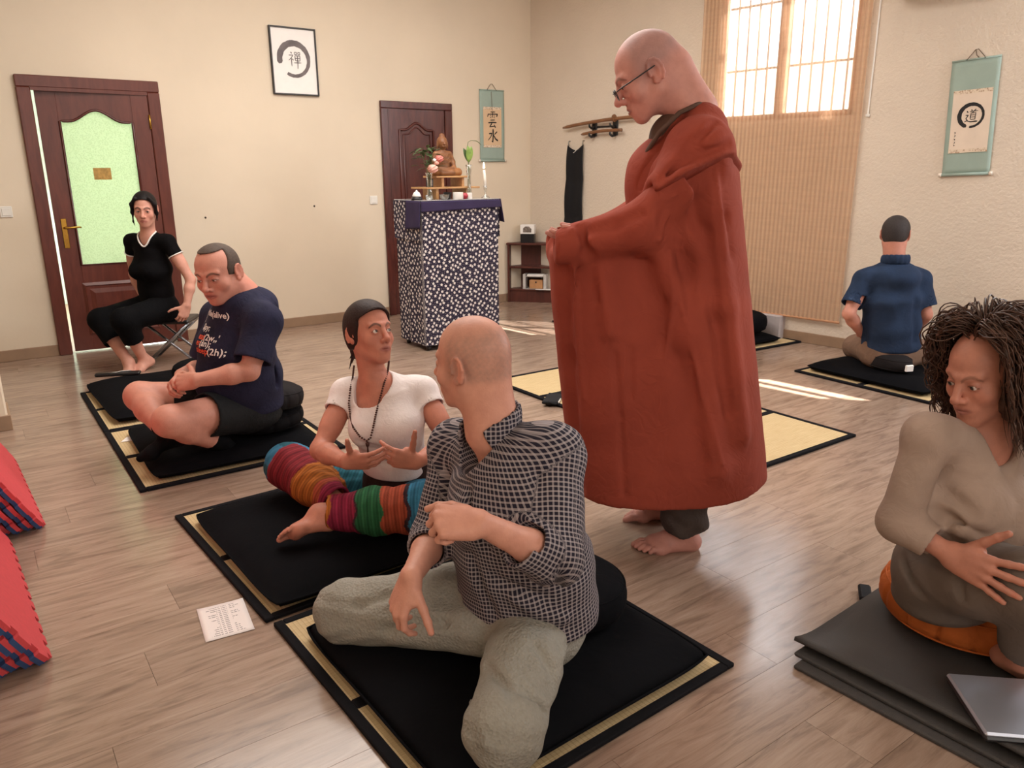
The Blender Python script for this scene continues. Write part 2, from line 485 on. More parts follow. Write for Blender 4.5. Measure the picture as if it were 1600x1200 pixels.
# right wall with its window openings; local frame: x along the wall from the corner, y outwards
WS0, WS1, WZ0, WZ1 = 2.33, 3.53, 1.80, 3.16
V0, V1, VZ0, VZ1 = 5.50, 6.30, 2.80, 3.30
TH = .045
def rw_obj(name, mb, mat, parent=None, **k):
    o = mb.build(name, mat, parent, **k)
    if parent is None: o.location = RA; o.rotation_euler = (0, 0, RWZ)
    return o
mb = MB().box(-.05, WS0, 0, TH, 0, 3.4).box(WS0, WS1, 0, TH, 0, WZ0).box(WS0, WS1, 0, TH, WZ1, 3.4)
mb.box(WS1, V0, 0, TH, 0, 3.4).box(V0, V1, 0, TH, 0, VZ0).box(V0, V1, 0, TH, VZ1, 3.4).box(V1, 9.4, 0, TH, 0, 3.4)
wr = structure(rw_obj('wall_right', mb, M_WALLR))
# baseboards
M_BASE = simple('baseboard_wood', srgb(150, 122, 98), .5, var=.1, scale=9)
structure(MB().box(-.95, .507, YB-.014, YB, 0, .088, .003).build('baseboard_back_door_side', M_BASE))
structure(MB().box(1.492, 3.444, YB-.014, YB, 0, .088, .003).build('baseboard_back', M_BASE))
structure(MB().box(4.234, RA[0], YB-.014, YB, 0, .088, .003).build('baseboard_back_corner', M_BASE))
structure(rw_obj('baseboard_right', MB().box(0, 9.2, -.014, 0, 0, .088, .003), M_BASE))
structure(MB().box(-.80, .076, 5.04, 5.374, 0, .088, .003).build('baseboard_left', M_BASE))

# ---- windows of the right wall (frame, mullion, panes, bars)
M_ALU = simple('window_frame_paint', srgb(150, 110, 78), .45)
M_BAR = simple('window_bar_iron', srgb(30, 27, 26), .5)
def pane_mat():
    t = NT('pane_glass'); t.p(Roughness=.0); t.b.inputs['Transmission Weight'].default_value = 1.0
    tr = t.n('ShaderNodeBsdfTransparent', {'Color': (.95, .97, 1, 1)}); gl = t.n('ShaderNodeBsdfGlossy', {'Roughness': .02})
    mx = t.n('ShaderNodeMixShader', {0: .06}); t.t.links.new(tr.outputs[0], mx.inputs[1]); t.t.links.new(gl.outputs[0], mx.inputs[2])
    t.t.links.new(mx.outputs[0], t.out.inputs[0]); return t.m
M_PANE = pane_mat()
def window(name, s0, s1, z0, z1, bars=True):
    w = empty(name, RA, RWZ); structure(w)
    mb = MB(); fw = .045; y0, y1 = .0, .042
    mb.box(s0, s0+fw, y0, y1, z0, z1).box(s1-fw, s1, y0, y1, z0, z1).box(s0, s1, y0, y1, z0, z0+fw).box(s0, s1, y0, y1, z1-.02, z1)
    mb.build('window_frame', M_ALU, w)
    sm = (s0+s1)/2-.02
    MB().box(sm-.035, sm+.035, -.002, .04, z0, 2.80).build('mullion', M_ALU, w)
    MB().box(s0, s1, -.002, .04, 2.80, 2.84).build('transom', M_ALU, w)
    for a, b in ((s0+fw, sm-.035), (sm+.035, s1-fw)):
        MB().box(a, b, .018, .022, z0+fw, 2.80).build('pane', M_PANE, w)
    if bars:
        n = 12
        for i in range(n):
            s = s0+.06+(s1-s0-.12)*i/(n-1)
            MB().tube([(s, .16, z0-.05), (s, .16, 2.86)], .009, 8).build('window_bar', M_BAR, w, True)
        for z in (z0+.42, 2.72):
            MB().box(s0-.02, s1+.02, .15, .17, z-.009, z+.009).build('crossbar', M_BAR, w)
    return w
window('window_1', WS0, WS1, WZ0, WZ1)
w2 = structure(empty('window_2', RA, RWZ))
MB().box(V0, V0+.02, 0, .042, VZ0, VZ1).box(V1-.02, V1, 0, .042, VZ0, VZ1).box(V0, V1, 0, .042, 3.06, 3.10).build('window_frame', M_ALU, w2)
# the houses across the street, seen washed out through the blind
MB().box(9.0, 9.4, -2, 12, 0, 2.75).build('far_facade', simple('far_wall', srgb(220, 205, 190), .9))
tag(bpy.data.objects['far_facade'], 'pale house front across the street seen through the blind', 'building')

# ---- blind
def blind_mat():
    t = NT('reed_blind'); co = t.coord('Object')
    sx = t.n('ShaderNodeSeparateXYZ', {0: co})
    st = t.math('SINE', t.math('MULTIPLY', sx.outputs['X'], 2*pi/.037))
    st = t.math('ADD', t.math('MULTIPLY', st, .5), .5)
    hz = t.noise(t.mapping(co, (6, 1, 260)), 1.0, 3.0); hz2 = t.noise(t.mapping(co, (3, 1, 40)), 1.0, 4.0)
    c = t.mix(st, srgb(218, 182, 150), srgb(188, 144, 118))
    c = t.mix(t.math('MULTIPLY', hz.outputs[0], .5), c, srgb(222, 190, 160))
    df = t.n('ShaderNodeBsdfDiffuse', {'Color': c}); tl = t.n('ShaderNodeBsdfTranslucent', {'Color': t.mix(.4, c, srgb(250, 214, 168))})
    m1 = t.n('ShaderNodeMixShader', {0: .14}); t.t.links.new(df.outputs[0], m1.inputs[1]); t.t.links.new(tl.outputs[0], m1.inputs[2])
    tp = t.n('ShaderNodeBsdfTransparent', {'Color': (1, .97, .92, 1)})
    th = t.math('ADD', t.math('MULTIPLY', st, .10), t.math('MULTIPLY', hz2.outputs[0], .22))
    gapf = t.math('ADD', th, .20)
    m2 = t.n('ShaderNodeMixShader', {0: gapf}); t.t.links.new(m1.outputs[0], m2.inputs[1]); t.t.links.new(tp.outputs[0], m2.inputs[2])
    t.t.links.new(m2.outputs[0], t.out.inputs[0]); return t.m
M_BLIND = blind_mat()
bl = empty('window_blind', RA, RWZ, 'tall ribbed reed blind hanging over the barred window', 'blind')
B0, B1, BZ0, BZ1 = 2.16, 3.61, .212, 2.86
MB().grid(lambda u, v: (B0+(B1-B0)*u, -.035-.0035*cos(2*pi*(B1-B0)*u/.037)-.006*sin(v*5+u*3), BZ0+(BZ1-BZ0)*v), 39*8+1, 24).build('blind_cloth', M_BLIND, bl, True)
M_RAIL = simple('blind_rail_wood', srgb(190, 138, 100), .6)
MB().tube([(B0, -.036, BZ0), (B1, -.036, BZ0)], .010, 10).build('bottom_rail', M_RAIL, bl, True)
MB().tube([(B0-.03, -.036, BZ1), (B1+.03, -.036, BZ1)], .014, 10).build('top_rail', M_RAIL, bl, True)
M_WHITEP = simple('white_plastic', srgb(228, 224, 216), .35, var=.03)
cd = MB().tube([(3.645, -.012, 1.80), (3.648, -.012, 2.9)], .006, 8).box(3.632, 3.658, -.02, -.004, 1.78, 1.80, .002)
cdo = rw_obj('blind_pull_rail', cd, M_WHITEP); tag(cdo, 'thin white pull rail at the right edge of the blind', 'rail')

# ---- door with the pebbled glass, standing ajar
def wood_mat(name, c1, c2, rough=.35, sc=(2, 2, .35), spec=.5):
    t = NT(name); co = t.coord('Object'); g = t.noise(t.mapping(co, sc), 9.0, 5.0, .6, 1.0); g2 = t.noise(t.mapping(co, (sc[0]*12, sc[1]*12, sc[2]*6)), 9.0, 2.0)
    t.base(t.mix(t.math('MULTIPLY', g2.outputs[0], .3), t.ramp(g.outputs[0], [(.3, c1), (.7, c2)]), c1)); t.p(Roughness=rough)
    t.b.inputs['Specular IOR Level'].default_value = spec
    t.bump(g2.outputs[0], .08, .002); return t.m
M_DOOR = wood_mat('red_brown_door_wood', srgb(84, 38, 29), srgb(108, 53, 41), .34)
M_DOORD = wood_mat('dark_door_wood', srgb(64, 26, 22), srgb(96, 44, 36), .22)
d1 = structure(empty('door_1', (0, YB, 0)))
mb = MB().box(.507, .600, -.035, .03, 0, 2.03, .006); mb.build('jamb', M_DOOR, d1)
MB().box(1.400, 1.492, -.035, .03, 0, 2.03, .006).build('jamb', M_DOOR, d1)
MB().box(.507, 1.492, -.035, .03, 2.03, 2.115, .006).box(.60, 1.40, -.036, -.030, 2.006, 2.032).build('head_trim', M_DOOR, d1)
# leaf hinged on the right, pulled a little into the corridor
leaf = empty('door_leaf', (1.398, -.008, 0), radians(-3.2)); leaf.parent = d1
LW = .775                         # leaf drawn in local x from -LW to 0
GX0, GX1, GZ0, GZ1 = -.640, -.125, .70, 1.80
def arch(u):                      # arched head of the glass
    return 1.80+.085*(.5-.5*cos(2*pi*min(max((u-.12)/.76, 0), 1)))
def arch_poly(x0, x1, z0, grow, n=26):
    p = [(x0-grow, z0-grow), (x1+grow, z0-grow)]
    for i in range(n+1):
        u = 1-i/n; p.append((x0-grow+(x1-x0+2*grow)*u, arch(u)+grow))
    return p
fr = MB()
fr.box(-LW, GX0, -.02, .02, .012, 2.026, .002).box(GX1, 0, -.02, .02, .012, 2.026, .002)
fr.box(GX0, GX1, -.02, .02, .012, GZ0, .001)
n = 26
pts = [(GX0+(GX1-GX0)*i/n, arch(i/n)) for i in range(n+1)]
for i in range(n):
    (xa, za), (xb, zb) = pts[i], pts[i+1]
    fr.add([(xa, -.02, za), (xb, -.02, zb), (xb, -.02, 2.026), (xa, -.02, 2.026), (xa, .02, za), (xb, .02, zb), (xb, .02, 2.026), (xa, .02, 2.026)],
           [(0, 1, 2, 3), (7, 6, 5, 4), (0, 4, 5, 1), (3, 2, 6, 7)])
fr.build('leaf_frame', M_DOOR, leaf)
mb = MB(); pl = arch_poly(GX0, GX1, GZ0, -.004)
mb.tube([(x, -.022, z) for x, z in pl], .010, 8, closed=True, up=(0, 1, 0)); mb.build('glass_bead', M_DOORD, leaf, True)
def pebble_mat():
    t = NT('green_pebbled_glass'); co = t.coord('Object')
    v = t.n('ShaderNodeTexVoronoi', {'Vector': t.mapping(co, (1, .0, 1)), 'Scale': 95.0})
    c = t.ramp(v.outputs['Distance'], [(.1, srgb(190, 202, 170)), (.6, srgb(208, 218, 190))])
    em = t.n('ShaderNodeBsdfTranslucent', {'Color': c}); t.base(c); t.p(Roughness=.18)
    t.bump(v.outputs['Distance'], .5, .004)
    mx = t.n('ShaderNodeMixShader', {0: .55}); t.t.links.new(t.b.outputs[0], mx.inputs[1]); t.t.links.new(em.outputs[0], mx.inputs[2])
    t.t.links.new(mx.outputs[0], t.out.inputs[0]); return t.m
M_PEB = pebble_mat()
MB().prism(arch_poly(GX0, GX1, GZ0, 0), lambda u, w, h: (u, h, w), -.004, .004).build('glass_pane', M_PEB, leaf)
MB().box(-.455, -.330, -.008, -.0045, 1.362, 1.452).build('door_sign', simple('brass_plaque', srgb(176, 138, 70), .45, var=.25, scale=60), leaf)
# raised lower panel
def panel(parent, x0, x1, z0, z1, y, mat, name='raised_panel'):
    mb = MB(); a, b, c = .0, .022, .05
    rings = [(a, y), (b, y-.012), (b+.008, y-.004), (c, y-.004), (c+.035, y-.014)]
    v = []; f = []
    for k, (e, yy) in enumerate(rings):
        v += [(x0+e, yy, z0+e), (x1-e, yy, z0+e), (x1-e, yy, z1-e), (x0+e, yy, z1-e)]
    for k in range(len(rings)-1):
        for i in range(4): f.append((k*4+i, k*4+(i+1) % 4, k*4+4+(i+1) % 4, k*4+4+i))
    f.append(tuple(len(v)-4+i for i in range(4)))
    mb.add(v, f); return mb.build(name, mat, parent)
panel(leaf, -.655, -.11, .13, .56, -.02, M_DOOR)
M_BRASS = simple('door_brass', srgb(190, 148, 66), .25, .9, var=.1)
hp = MB().box(-.735, -.695, -.027, -.02, .84, 1.07, .003); hpo = hp.build('handle_plate', M_BRASS, leaf)
MB().tube([(-.715, -.02, 1.0), (-.715, -.065, 1.0), (-.70, -.07, 1.0), (-.615, -.068, 1.004), (-.60, -.062, 1.0)], [.009, .009, .010, .008, .006], 10).build('handle', M_BRASS, hpo, True)
MB().tube([(0, -.03, 1.75), (0, -.03, 1.86)], .008, 8).build('hinge', M_BRASS, leaf, True)
MB().tube([(0, -.03, .25), (0, -.03, .36)], .008, 8).build('hinge', M_BRASS, leaf, True)
# the corridor behind the door, lit cool
M_CORR = simple('corridor_paint', srgb(214, 226, 214), .8)

structure(MB().box(-.6, 3.4, 9.9, 10.0, -.02, 3.0).box(-.7, -.6, YB+.12, 10, -.02, 3.0).box(3.4, 3.5, YB+.12, 10, -.02, 3.0).build('wall_corridor', M_CORR))
structure(MB().box(-.7, 3.5, YB-.0, 10.0, -.12, -.001).build('floor_corridor', M_BASE))
structure(MB().box(-.7, 3.5, YB+.12, 10.0, 3.0, 3.1).build('ceiling_corridor', M_CORR))
area_light('corridor_window_light', (1.75, 9.5, 1.5), (.75, 7.0, .8), .5, 1.4, 170, (.86, .95, 1.0))

# ---- panelled door behind the altar
d2 = structure(empty('door_2', (0, YB, 0)))
MB().box(3.444, 3.520, -.03, .0, 0, 1.995, .005).build('jamb', M_DOORD, d2)
MB().box(4.150, 4.234, -.03, .0, 0, 1.995, .005).build('jamb', M_DOORD, d2)
MB().box(3.444, 4.234, -.03, .0, 1.995, 2.06, .005).build('head_trim', M_DOORD, d2)
MB().box(3.521, 4.149, -.014, .0, 0, 1.994, .002).build('door_leaf', M_DOORD, d2)
def arch2(x0, x1, z1, rise, n=22):
    return [(x0+(x1-x0)*i/n, z1+rise*(.5-.5*cos(2*pi*min(max((i/n-.15)/.7, 0), 1)))) for i in range(n+1)]
for g, r_ in ((0, .013), (.04, .008)):
    x0, x1 = 3.640+g, 4.015-g
    pts = [(x0, -.016, .55+g)]+[(x, -.016, z-g) for x, z in arch2(x0, x1, 1.80, .065)]+[(x1, -.016, .55+g)]
    MB().tube(pts, r_, 8, closed=True, up=(0, -1, 0)).build('panel_moulding', M_DOORD, d2, True)
MB().prism([(3.70, .62), (3.955, .62)]+[(x, z-.06) for x, z in arch2(3.70, 3.955, 1.80, .06)][::-1], lambda u, w, h: (u, h, w), -.019, -.012).build('raised_panel', M_DOORD, d2)

# ---- light switches
def switch(loc, label, rz=0.0):
    s_ = empty('light_switch', loc, rz, label, 'switch')
    MB().box(-.041, .041, -.010, 0, -.041, .041, .004).build('switch_plate', M_WHITEP, s_)
    MB().box(-.028, .028, -.014, -.009, -.028, .028, .003).build('rocker', M_WHITEP, s_)
switch((3.335, YB, 1.145), 'white wall switch beside the dark door behind the altar')
switch((.315, YB, 1.135), 'white wall switch left of the glazed door')
for px, py, lb in ((321, 340, 'tiny dark screw in the wall between the glazed door and framed print'), (491, 322, 'tiny dark nail in the bare wall left of the white switch')):
    d_ = ray(px, py); P_ = CAMP+d_*(YB-CAMP[1])/d_[1]
    o = MB().lathe([(.005, -.012), (.005, .002), (.009, .003), (0.0, .006)], n=10).build('wall_screw', simple('dark_nail', srgb(70, 60, 52), .5), None, True)
    o.location = P_; o.rotation_euler = (radians(90), 0, 0); tag(o, lb, 'screw')

# ------------------------------------------------------------------ things on the walls
M_INK = simple('black_ink', srgb(26, 22, 22), .7)
M_INKG = simple('grey_ink_wash', srgb(112, 104, 104), .8, var=.28, scale=9)
M_PAPER = simple('white_paper', srgb(240, 236, 232), .8, var=.02)
def ribbon(mb, pts, wid, y0, y1, fn, taper=True):
    """one brush stroke: variable width ribbon with a little thickness"""
    P = [np.array(p, float) for p in pts]; Q = []
    for i in range(len(P)-1):
        for k in range(4): Q.append(P[i]+(P[i+1]-P[i])*k/4)
    Q.append(P[-1]); n = len(Q); L = []; R_ = []
    for i, q in enumerate(Q):
        t = nrm(np.append(Q[min(i+1, n-1)]-Q[max(i-1, 0)], 0))[:2]; nn = np.array([-t[1], t[0]])
        w = (wid[0]+(wid[1]-wid[0])*i/(n-1) if hasattr(wid, '__len__') else wid)/2
        if taper and i in (0, n-1): w *= .55
        L.append(q+nn*w); R_.append(q-nn*w)
    v = [fn(p[0], p[1], h) for h in (y0, y1) for p in L+R_]; f = []; m = 2*n
    for i in range(n-1):
        f += [(i, i+1, n+i+1, n+i), (m+i, m+n+i, m+n+i+1, m+i+1), (i, m+i, m+i+1, i+1), (n+i, n+i+1, m+n+i+1, m+n+i)]
    f += [(0, n, m+n, m), (n-1, m+n-1, m+2*n-1, 2*n-1)]
    mb.add(v, f)
KANJI = {
 'water': [([(.5, .97), (.52, .5), (.49, .06), (.40, .16)], (.13, .07)), ([(.12, .64), (.40, .68), (.30, .44), (.05, .18)], (.10, .05)), ([(.88, .80), (.62, .58)], (.12, .05)), ([(.56, .56), (.74, .30), (.98, .16)], (.07, .14))],
 'cloud': [([(.30, .96), (.74, .97)], .07), ([(.5, .95), (.5, .62)], .06), ([(.12, .86), (.04, .66)], (.09, .06)), ([(.12, .82), (.55, .84), (.96, .84), (.88, .68)], (.07, .10)), ([(.27, .75), (.40, .71)], .05), ([(.27, .65), (.40, .61)], .05), ([(.61, .75), (.73, .71)], .05), ([(.61, .65), (.73, .61)], .05),
           ([(.30, .47), (.74, .49)], .07), ([(.12, .31), (.5, .34), (.90, .33)], .09), ([(.48, .30), (.26, .07), (.72, .12)], (.09, .07)), ([(.66, .22), (.82, .02)], (.06, .11))],
 'zen': [([(.2, .96), (.29, .86)], .08), ([(.04, .74), (.38, .76), (.22, .56), (.02, .40)], (.06, .05)), ([(.24, .56), (.24, .02)], .07), ([(.28, .52), (.40, .42)], .07),
         ([(.5, .95), (.5, .80)], .05), ([(.5, .95), (.66, .95), (.66, .80), (.5, .80)], .05), ([(.76, .95), (.76, .80)], .05), ([(.76, .95), (.92, .95), (.92, .80), (.76, .80)], .05),
         ([(.52, .72), (.54, .40)], .06), ([(.52, .72), (.92, .72), (.90, .40), (.54, .40)], .06), ([(.52, .56), (.90, .56)], .05), ([(.42, .26), (1.0, .28)], .07), ([(.72, .72), (.72, .2), (.70, -.14)], (.08, .05))],
 'way': [([(.45, .98), (.53, .88)], .07), ([(.80, .99), (.68, .87)], .07), ([(.34, .83), (.96, .86)], .06), ([(.63, .84), (.55, .72)], .05), ([(.45, .72), (.46, .26)], .06), ([(.45, .72), (.82, .72), (.81, .26), (.46, .26)], .06), ([(.45, .57), (.81, .57)], .05), ([(.45, .42), (.81, .42)], .05),
         ([(.12, .88), (.23, .76)], .09), ([(.06, .58), (.27, .58), (.13, .34), (.25, .20), (.04, .10)], .07), ([(.20, .18), (.5, .09), (1.02, .10)], (.06, .13))],
}
def kanji(name, cx, cz, w, h, y, parent, mat, fn=None, slant=0.0):
    mb = MB(); fn = fn or (lambda u, v, d: (u, d, v))
    for pts, wd in KANJI[name]:
        q = [(cx+(a-.5)*w+slant*(b-.5)*h, cz+(b-.5)*h) for a, b in pts]
        wd = tuple(z*w for z in wd) if hasattr(wd, '__len__') else wd*w
        ribbon(mb, q, wd, y, y-.0012, fn)
    return mb.build('lettering', mat, parent)
def enso(cx, cz, r, w0, w1, a0, a1, y, parent, mat, sq=1.0):
    mb = MB(); n = 40; L = []; R_ = []
    for i in range(n+1):
        u = i/n; a = a0+(a1-a0)*u; w = (w0*(1-u)+w1*u)*(.75+.35*sin(pi*min(u*1.4+.12, 1)))*(1+.06*sin(i*1.7)+.05*sin(i*3.1))
        if i == 0: w *= .5
        for S_, sg in ((L, 1), (R_, -1)): S_.append((cx+(r+sg*w/2)*cos(a), y, cz+(r*sq+sg*w/2)*sin(a)))
    v = L+R_+[(p[0], y-.0012, p[2]) for p in L+R_]; m = 2*(n+1); k = n+1; f = []
    for i in range(n): f += [(i, i+1, k+i+1, k+i), (m+i, m+k+i, m+k+i+1, m+i+1), (i, m+i, m+i+1, i+1), (k+i, k+i+1, m+k+i+1, m+k+i)]
    mb.add(v, f); return mb.build('ink_circle', mat, parent)

# framed print
pf = empty('framed_print', (2.641, YB, 2.345), 0, 'black framed white print with a grey ink circle around a character', 'picture')
pw_, ph_ = .208, .278
MB().box(-pw_, pw_, -.016, -.004, -ph_, ph_).build('print_sheet', M_PAPER, pf)
M_FRB = simple('black_frame', srgb(34, 26, 22), .4)
fw = .013
for a in ((-pw_, -pw_+fw, -ph_, ph_), (pw_-fw, pw_, -ph_, ph_), (-pw_+fw, pw_-fw, ph_-fw, ph_), (-pw_+fw, pw_-fw, -ph_, -ph_+fw)):
    MB().box(a[0], a[1], -.028, -.001, a[2], a[3], .002).build('frame_bar', M_FRB, pf)
enso(0.0, .015, .130, .052, .036, radians(196), radians(196-318), -.0165, pf, M_INKG, 1.03)
kanji('zen', .005, .02, .115, .125, -.0165, pf, M_INKG)

# hanging scrolls
M_SILK = fabric('sea_green_silk', srgb(156, 174, 164), wr=.02, var=.05, rough=.7)
M_SCPAP = simple('scroll_paper', srgb(214, 184, 150), .8, var=.06, scale=8)
M_SCPAP2 = simple('pale_scroll_paper', srgb(224, 206, 188), .8, var=.05, scale=8)
def brocade():
    t = NT('brocade_strip'); co = t.coord('Object'); v = t.n('ShaderNodeTexVoronoi', {'Vector': co, 'Scale': 75.0})
    t.base(t.ramp(v.outputs['Distance'], [(.2, srgb(170, 140, 112)), (.55, srgb(222, 204, 182))])); t.p(Roughness=.7); return t.m
M_BROC = brocade()
M_IVORY = simple('ivory_knob', srgb(226, 214, 200), .4)
M_CORD = simple('scroll_cord', srgb(110, 92, 76), .8)
def scroll(root, w, z0, z1, paper, pm, sgn):
    a, b, c, d = paper
    mb = MB().grid(lambda u, v: (-w+2*w*u, -.010-.004*sin(v*3.1), z0+(z1-z0)*v), 12, 20); o = mb.build('silk_mount', M_SILK, root, True)
    so = o.modifiers.new('thick', 'SOLIDIFY'); so.thickness = .0015
    MB().box(a, b, -.0168, -.0150, c, d).build('paper_panel', pm, root)
    MB().box(a, b, -.0172, -.0150, d-.004, d+.020).build('brocade_strip', M_BROC, root)
    MB().box(a, b, -.0172, -.0150, c-.022, c+.002).build('brocade_strip', M_BROC, root)
    MB().tube([(-w, -.014, z0), (w, -.014, z0)], .011, 10).build('roller', M_SILK, root, True)
    for s_ in (-1, 1): MB().tube([(s_*w, -.014, z0), (s_*(w+.020), -.014, z0)], .013, 10).build('roller_knob', M_IVORY, root, True)
    MB().tube([(-w, -.011, z1), (w, -.011, z1)], .006, 8).build('top_rod', M_SILK, root, True)
    MB().tube([(-w*.38, -.012, z1+.003), (-.012, -.01, z1+.058), (.006, -.01, z1+.062), (w*.36, -.012, z1+.003)], .0025, 6).build('cord', M_CORD, root, True)
    for s_ in (-.38, .36): MB().lathe([(.006, 0), (.007, .003), (0, .006)], n=8).build('cord_ring', M_INK, root, True).location = (w*s_, -.014, z1-.002)
s1 = empty('hanging_scroll', (4.727, YB, 1.87), 0, 'sea green hanging scroll with two large brushed characters on tan paper', 'scroll')
scroll(s1, .153, -.355, .345, (-.112, .115, -.200, .160), M_SCPAP, 1)
kanji('cloud', .0, .055, .135, .165, -.0169, s1, M_INK, slant=.05)
kanji('water', .005, -.105, .135, .145, -.0169, s1, M_INK, slant=.03)
MB().tube([(-.01, -.016, .33), (-.006, -.017, .28), (.0, -.0175, .145)], .002, 6).build('hanging_thread', M_CORD, s1, True)
s2 = empty('hanging_scroll', RW(4.352, 1.735), 0, 'sea green hanging scroll with a black ink circle around one character', 'scroll')
s2.rotation_euler = (Matrix.Rotation(RWZ, 4, 'Z') @ Matrix.Rotation(-.042, 4, 'Y')).to_euler()
scroll(s2, .150, -.372, .378, (-.120, .122, -.205, .165), M_SCPAP2, 1)
enso(.004, .015, .074, .026, .020, radians(250), radians(250-345), -.0169, s2, M_INK, 1.0)
kanji('way', .004, .012, .082, .090, -.0169, s2, M_INK, slant=.06)
mb = MB()
for i, (a, b) in enumerate(((.0, .012), (-.02, .014), (-.045, .010), (-.065, .014), (-.085, .008))):
    ribbon(mb, [(-.092+.004*(i % 2), -.085+a), (-.084, -.085+a-.006), (-.090, -.085+a-b)], .0035, -.0169, -.018, lambda u, v, d: (u, d, v))
mb.build('signature', M_INK, s2)
MB().tube([(-.01, -.01, .44), (.0, -.013, .40), (.015, -.013, .385)], .003, 6).build('cord_tail', M_CORD, s2, True)

# wooden swords on their black wall rack
M_BOK = wood_mat('sword_oak', srgb(112, 74, 48), srgb(146, 102, 70), .4, (1, 4, 4))
M_BLK = simple('black_lacquer', srgb(28, 26, 28), .35)
rk = empty('sword_rack', RA, RWZ, 'black lacquered wall rack carrying two wooden swords', 'rack')
for s_ in (.93, 1.20):
    mb = MB()
    mb.box(s_-.030, s_+.030, -.016, 0, 1.735, 1.885, .004)
    for z in (1.835, 1.752):
        mb.tube([(s_, -.01, z-.012), (s_, -.055, z-.022), (s_, -.085, z-.008), (s_, -.090, z+.014)], [.013, .013, .011, .008], 8)
    mb.build('bracket', M_BLK, rk)
MB().box(.93, 1.20, -.012, -.003, 1.815, 1.832, .003).build('rack_bar', M_BLK, rk)
def blade(name, s0, s1, zf, r, label):
    n = 16; pts = [(s0+(s1-s0)*i/n, -.062, zf(i/n)) for i in range(n+1)]
    e = empty(name, RA, RWZ, label, 'sword')
    MB().tube(pts, [r*.55]+[r]*(n-1)+[r*1.05], 10, flat=1.35).build('blade', M_BOK, e, True)
    return e
e = blade('wooden_sword', .545, 1.62, lambda u: 1.838+.048*u-.065*(u-.6)**2+.018, .0125, 'long curved wooden practice sword with round guard on the rack')
MB().tube([(1.222, -.062, 1.892), (1.232, -.062, 1.893)], [.036, .036], 18).build('guard', M_BOK, e)
blade('wooden_sword', .80, 1.325, lambda u: 1.758+.022*u+.012*sin(pi*u), .0115, 'short wooden practice sword on the lower pegs of the rack')

# black cloth hung from two hooks
M_BLKCL = fabric('black_cloth', srgb(24, 24, 28), wr=.12, rough=.8, spec=.3)
e = empty('hanging_cloth', RA, RWZ, 'long black cloth strip hanging from two hooks under the swords', 'cloth')
def clothp(u, v):
    z1 = 1.662-.055*(1-abs(2*u-1)**1.3); z = .55+(z1-.55)*v
    wl = .535+.045*v**2; wr_ = .80-.005*(1-v)
    return (wl+(wr_-wl)*u, -.020-.014*abs(sin(v*9.0))-.006*sin(u*9), z)
o = MB().grid(clothp, 18, 50).build('cloth_strip', M_BLKCL, e, True); o.modifiers.new('t', 'SOLIDIFY').thickness = .004
M_STEEL = simple('steel', srgb(170, 166, 160), .3, .9)
for s_ in (.592, .787): MB().tube([(s_, 0, 1.70), (s_, -.02, 1.70), (s_, -.026, 1.678), (s_, -.02, 1.656), (s_, -.012, 1.664)], .005, 8).build('hook', M_STEEL, e, True)
MB().tube([(.64, -.024, 1.60), (.665, -.026, 1.585), (.69, -.026, 1.60), (.70, -.024, 1.615)], .003, 6).build('white_lace', M_PAPER, e, True)

# air conditioner at the top of the right wall
ac = empty('air_conditioner', RA, RWZ, 'white wall air conditioner unit above the round ink scroll', 'air conditioner')
mb = MB().prism([(-.004, 2.56), (-.17, 2.54), (-.20, 2.58), (-.20, 2.80), (-.17, 2.84), (-.004, 2.84)], lambda u, w, h: (h, u, w), 3.80, 4.55); mb.build('casing', M_WHITEP, ac)
MB().box(3.86, 4.49, -.198, -.165, 2.533, 2.546, .003).build('louver', simple('ac_grey', srgb(150, 146, 140), .4), ac)

# ------------------------------------------------------------------ low bookcase in the corner
M_SHELF = wood_mat('dark_red_shelf_wood', srgb(66, 30, 24), srgb(96, 48, 38), .42)
bA, bB = np.array([4.885, 6.985, 0]), np.array([5.275, 6.56, 0]); bt = nrm(bB-bA)
BKZ = atan2(bt[1], bt[0]); bw = .62
bc = empty('bookcase', bA, BKZ, 'low dark red wooden bookcase standing across the room corner', 'bookcase')
dp = .20; bh = .650
MB().box(0, .022, 0, dp, 0, bh-.022, .002).build('side_panel', M_SHELF, bc)
MB().box(bw-.022, bw, 0, dp, 0, bh-.022, .002).build('side_panel', M_SHELF, bc)
MB().box(-.012, bw+.012, -.010, dp, bh-.022, bh, .004).build('top_board', M_SHELF, bc)
MB().box(.022, bw-.022, .008, dp, .375, .395, .002).build('shelf_board', M_SHELF, bc)
MB().box(.022, bw-.022, .004, dp, .125, .145, .002).build('shelf_board', M_SHELF, bc)
MB().box(.022, bw-.022, .012, .030, 0, .125, .002).build('kick_board', M_SHELF, bc)
MB().box(.022, bw-.022, dp-.008, dp, .125, bh-.022).build('back_panel', M_SHELF, bc)
def onbc(x, y, z): return bA+bt*x+np.array([-bt[1], bt[0], 0])*y+np.array([0, 0, z])
bx_ = empty('gift_box', onbc(.215, .085, bh), BKZ, 'black and white picture box on top of the bookcase', 'box')
MB().box(-.075, .075, -.05, .05, 0, .095, .003).build('box_base', M_BLK, bx_)
MB().box(-.078, .078, -.052, .052, .096, .195, .003).build('box_lid', M_PAPER, bx_)
mb = MB(); mb.prism([(-.045, .112), (.045, .112), (.048, .150), (.02, .175), (-.02, .176), (-.046, .155)], lambda u, w, h: (u, h, w), -.0525, -.0535); mb.build('lid_picture', simple('box_print', srgb(120, 108, 100), .5, var=.6, scale=40), bx_)
tr = empty('letter_tray', onbc(.30, .10, .145), BKZ, 'clear plastic letter tray on the lowest bookcase shelf', 'tray')
M_CLEAR = simple('clear_plastic', srgb(196, 190, 186), .25)
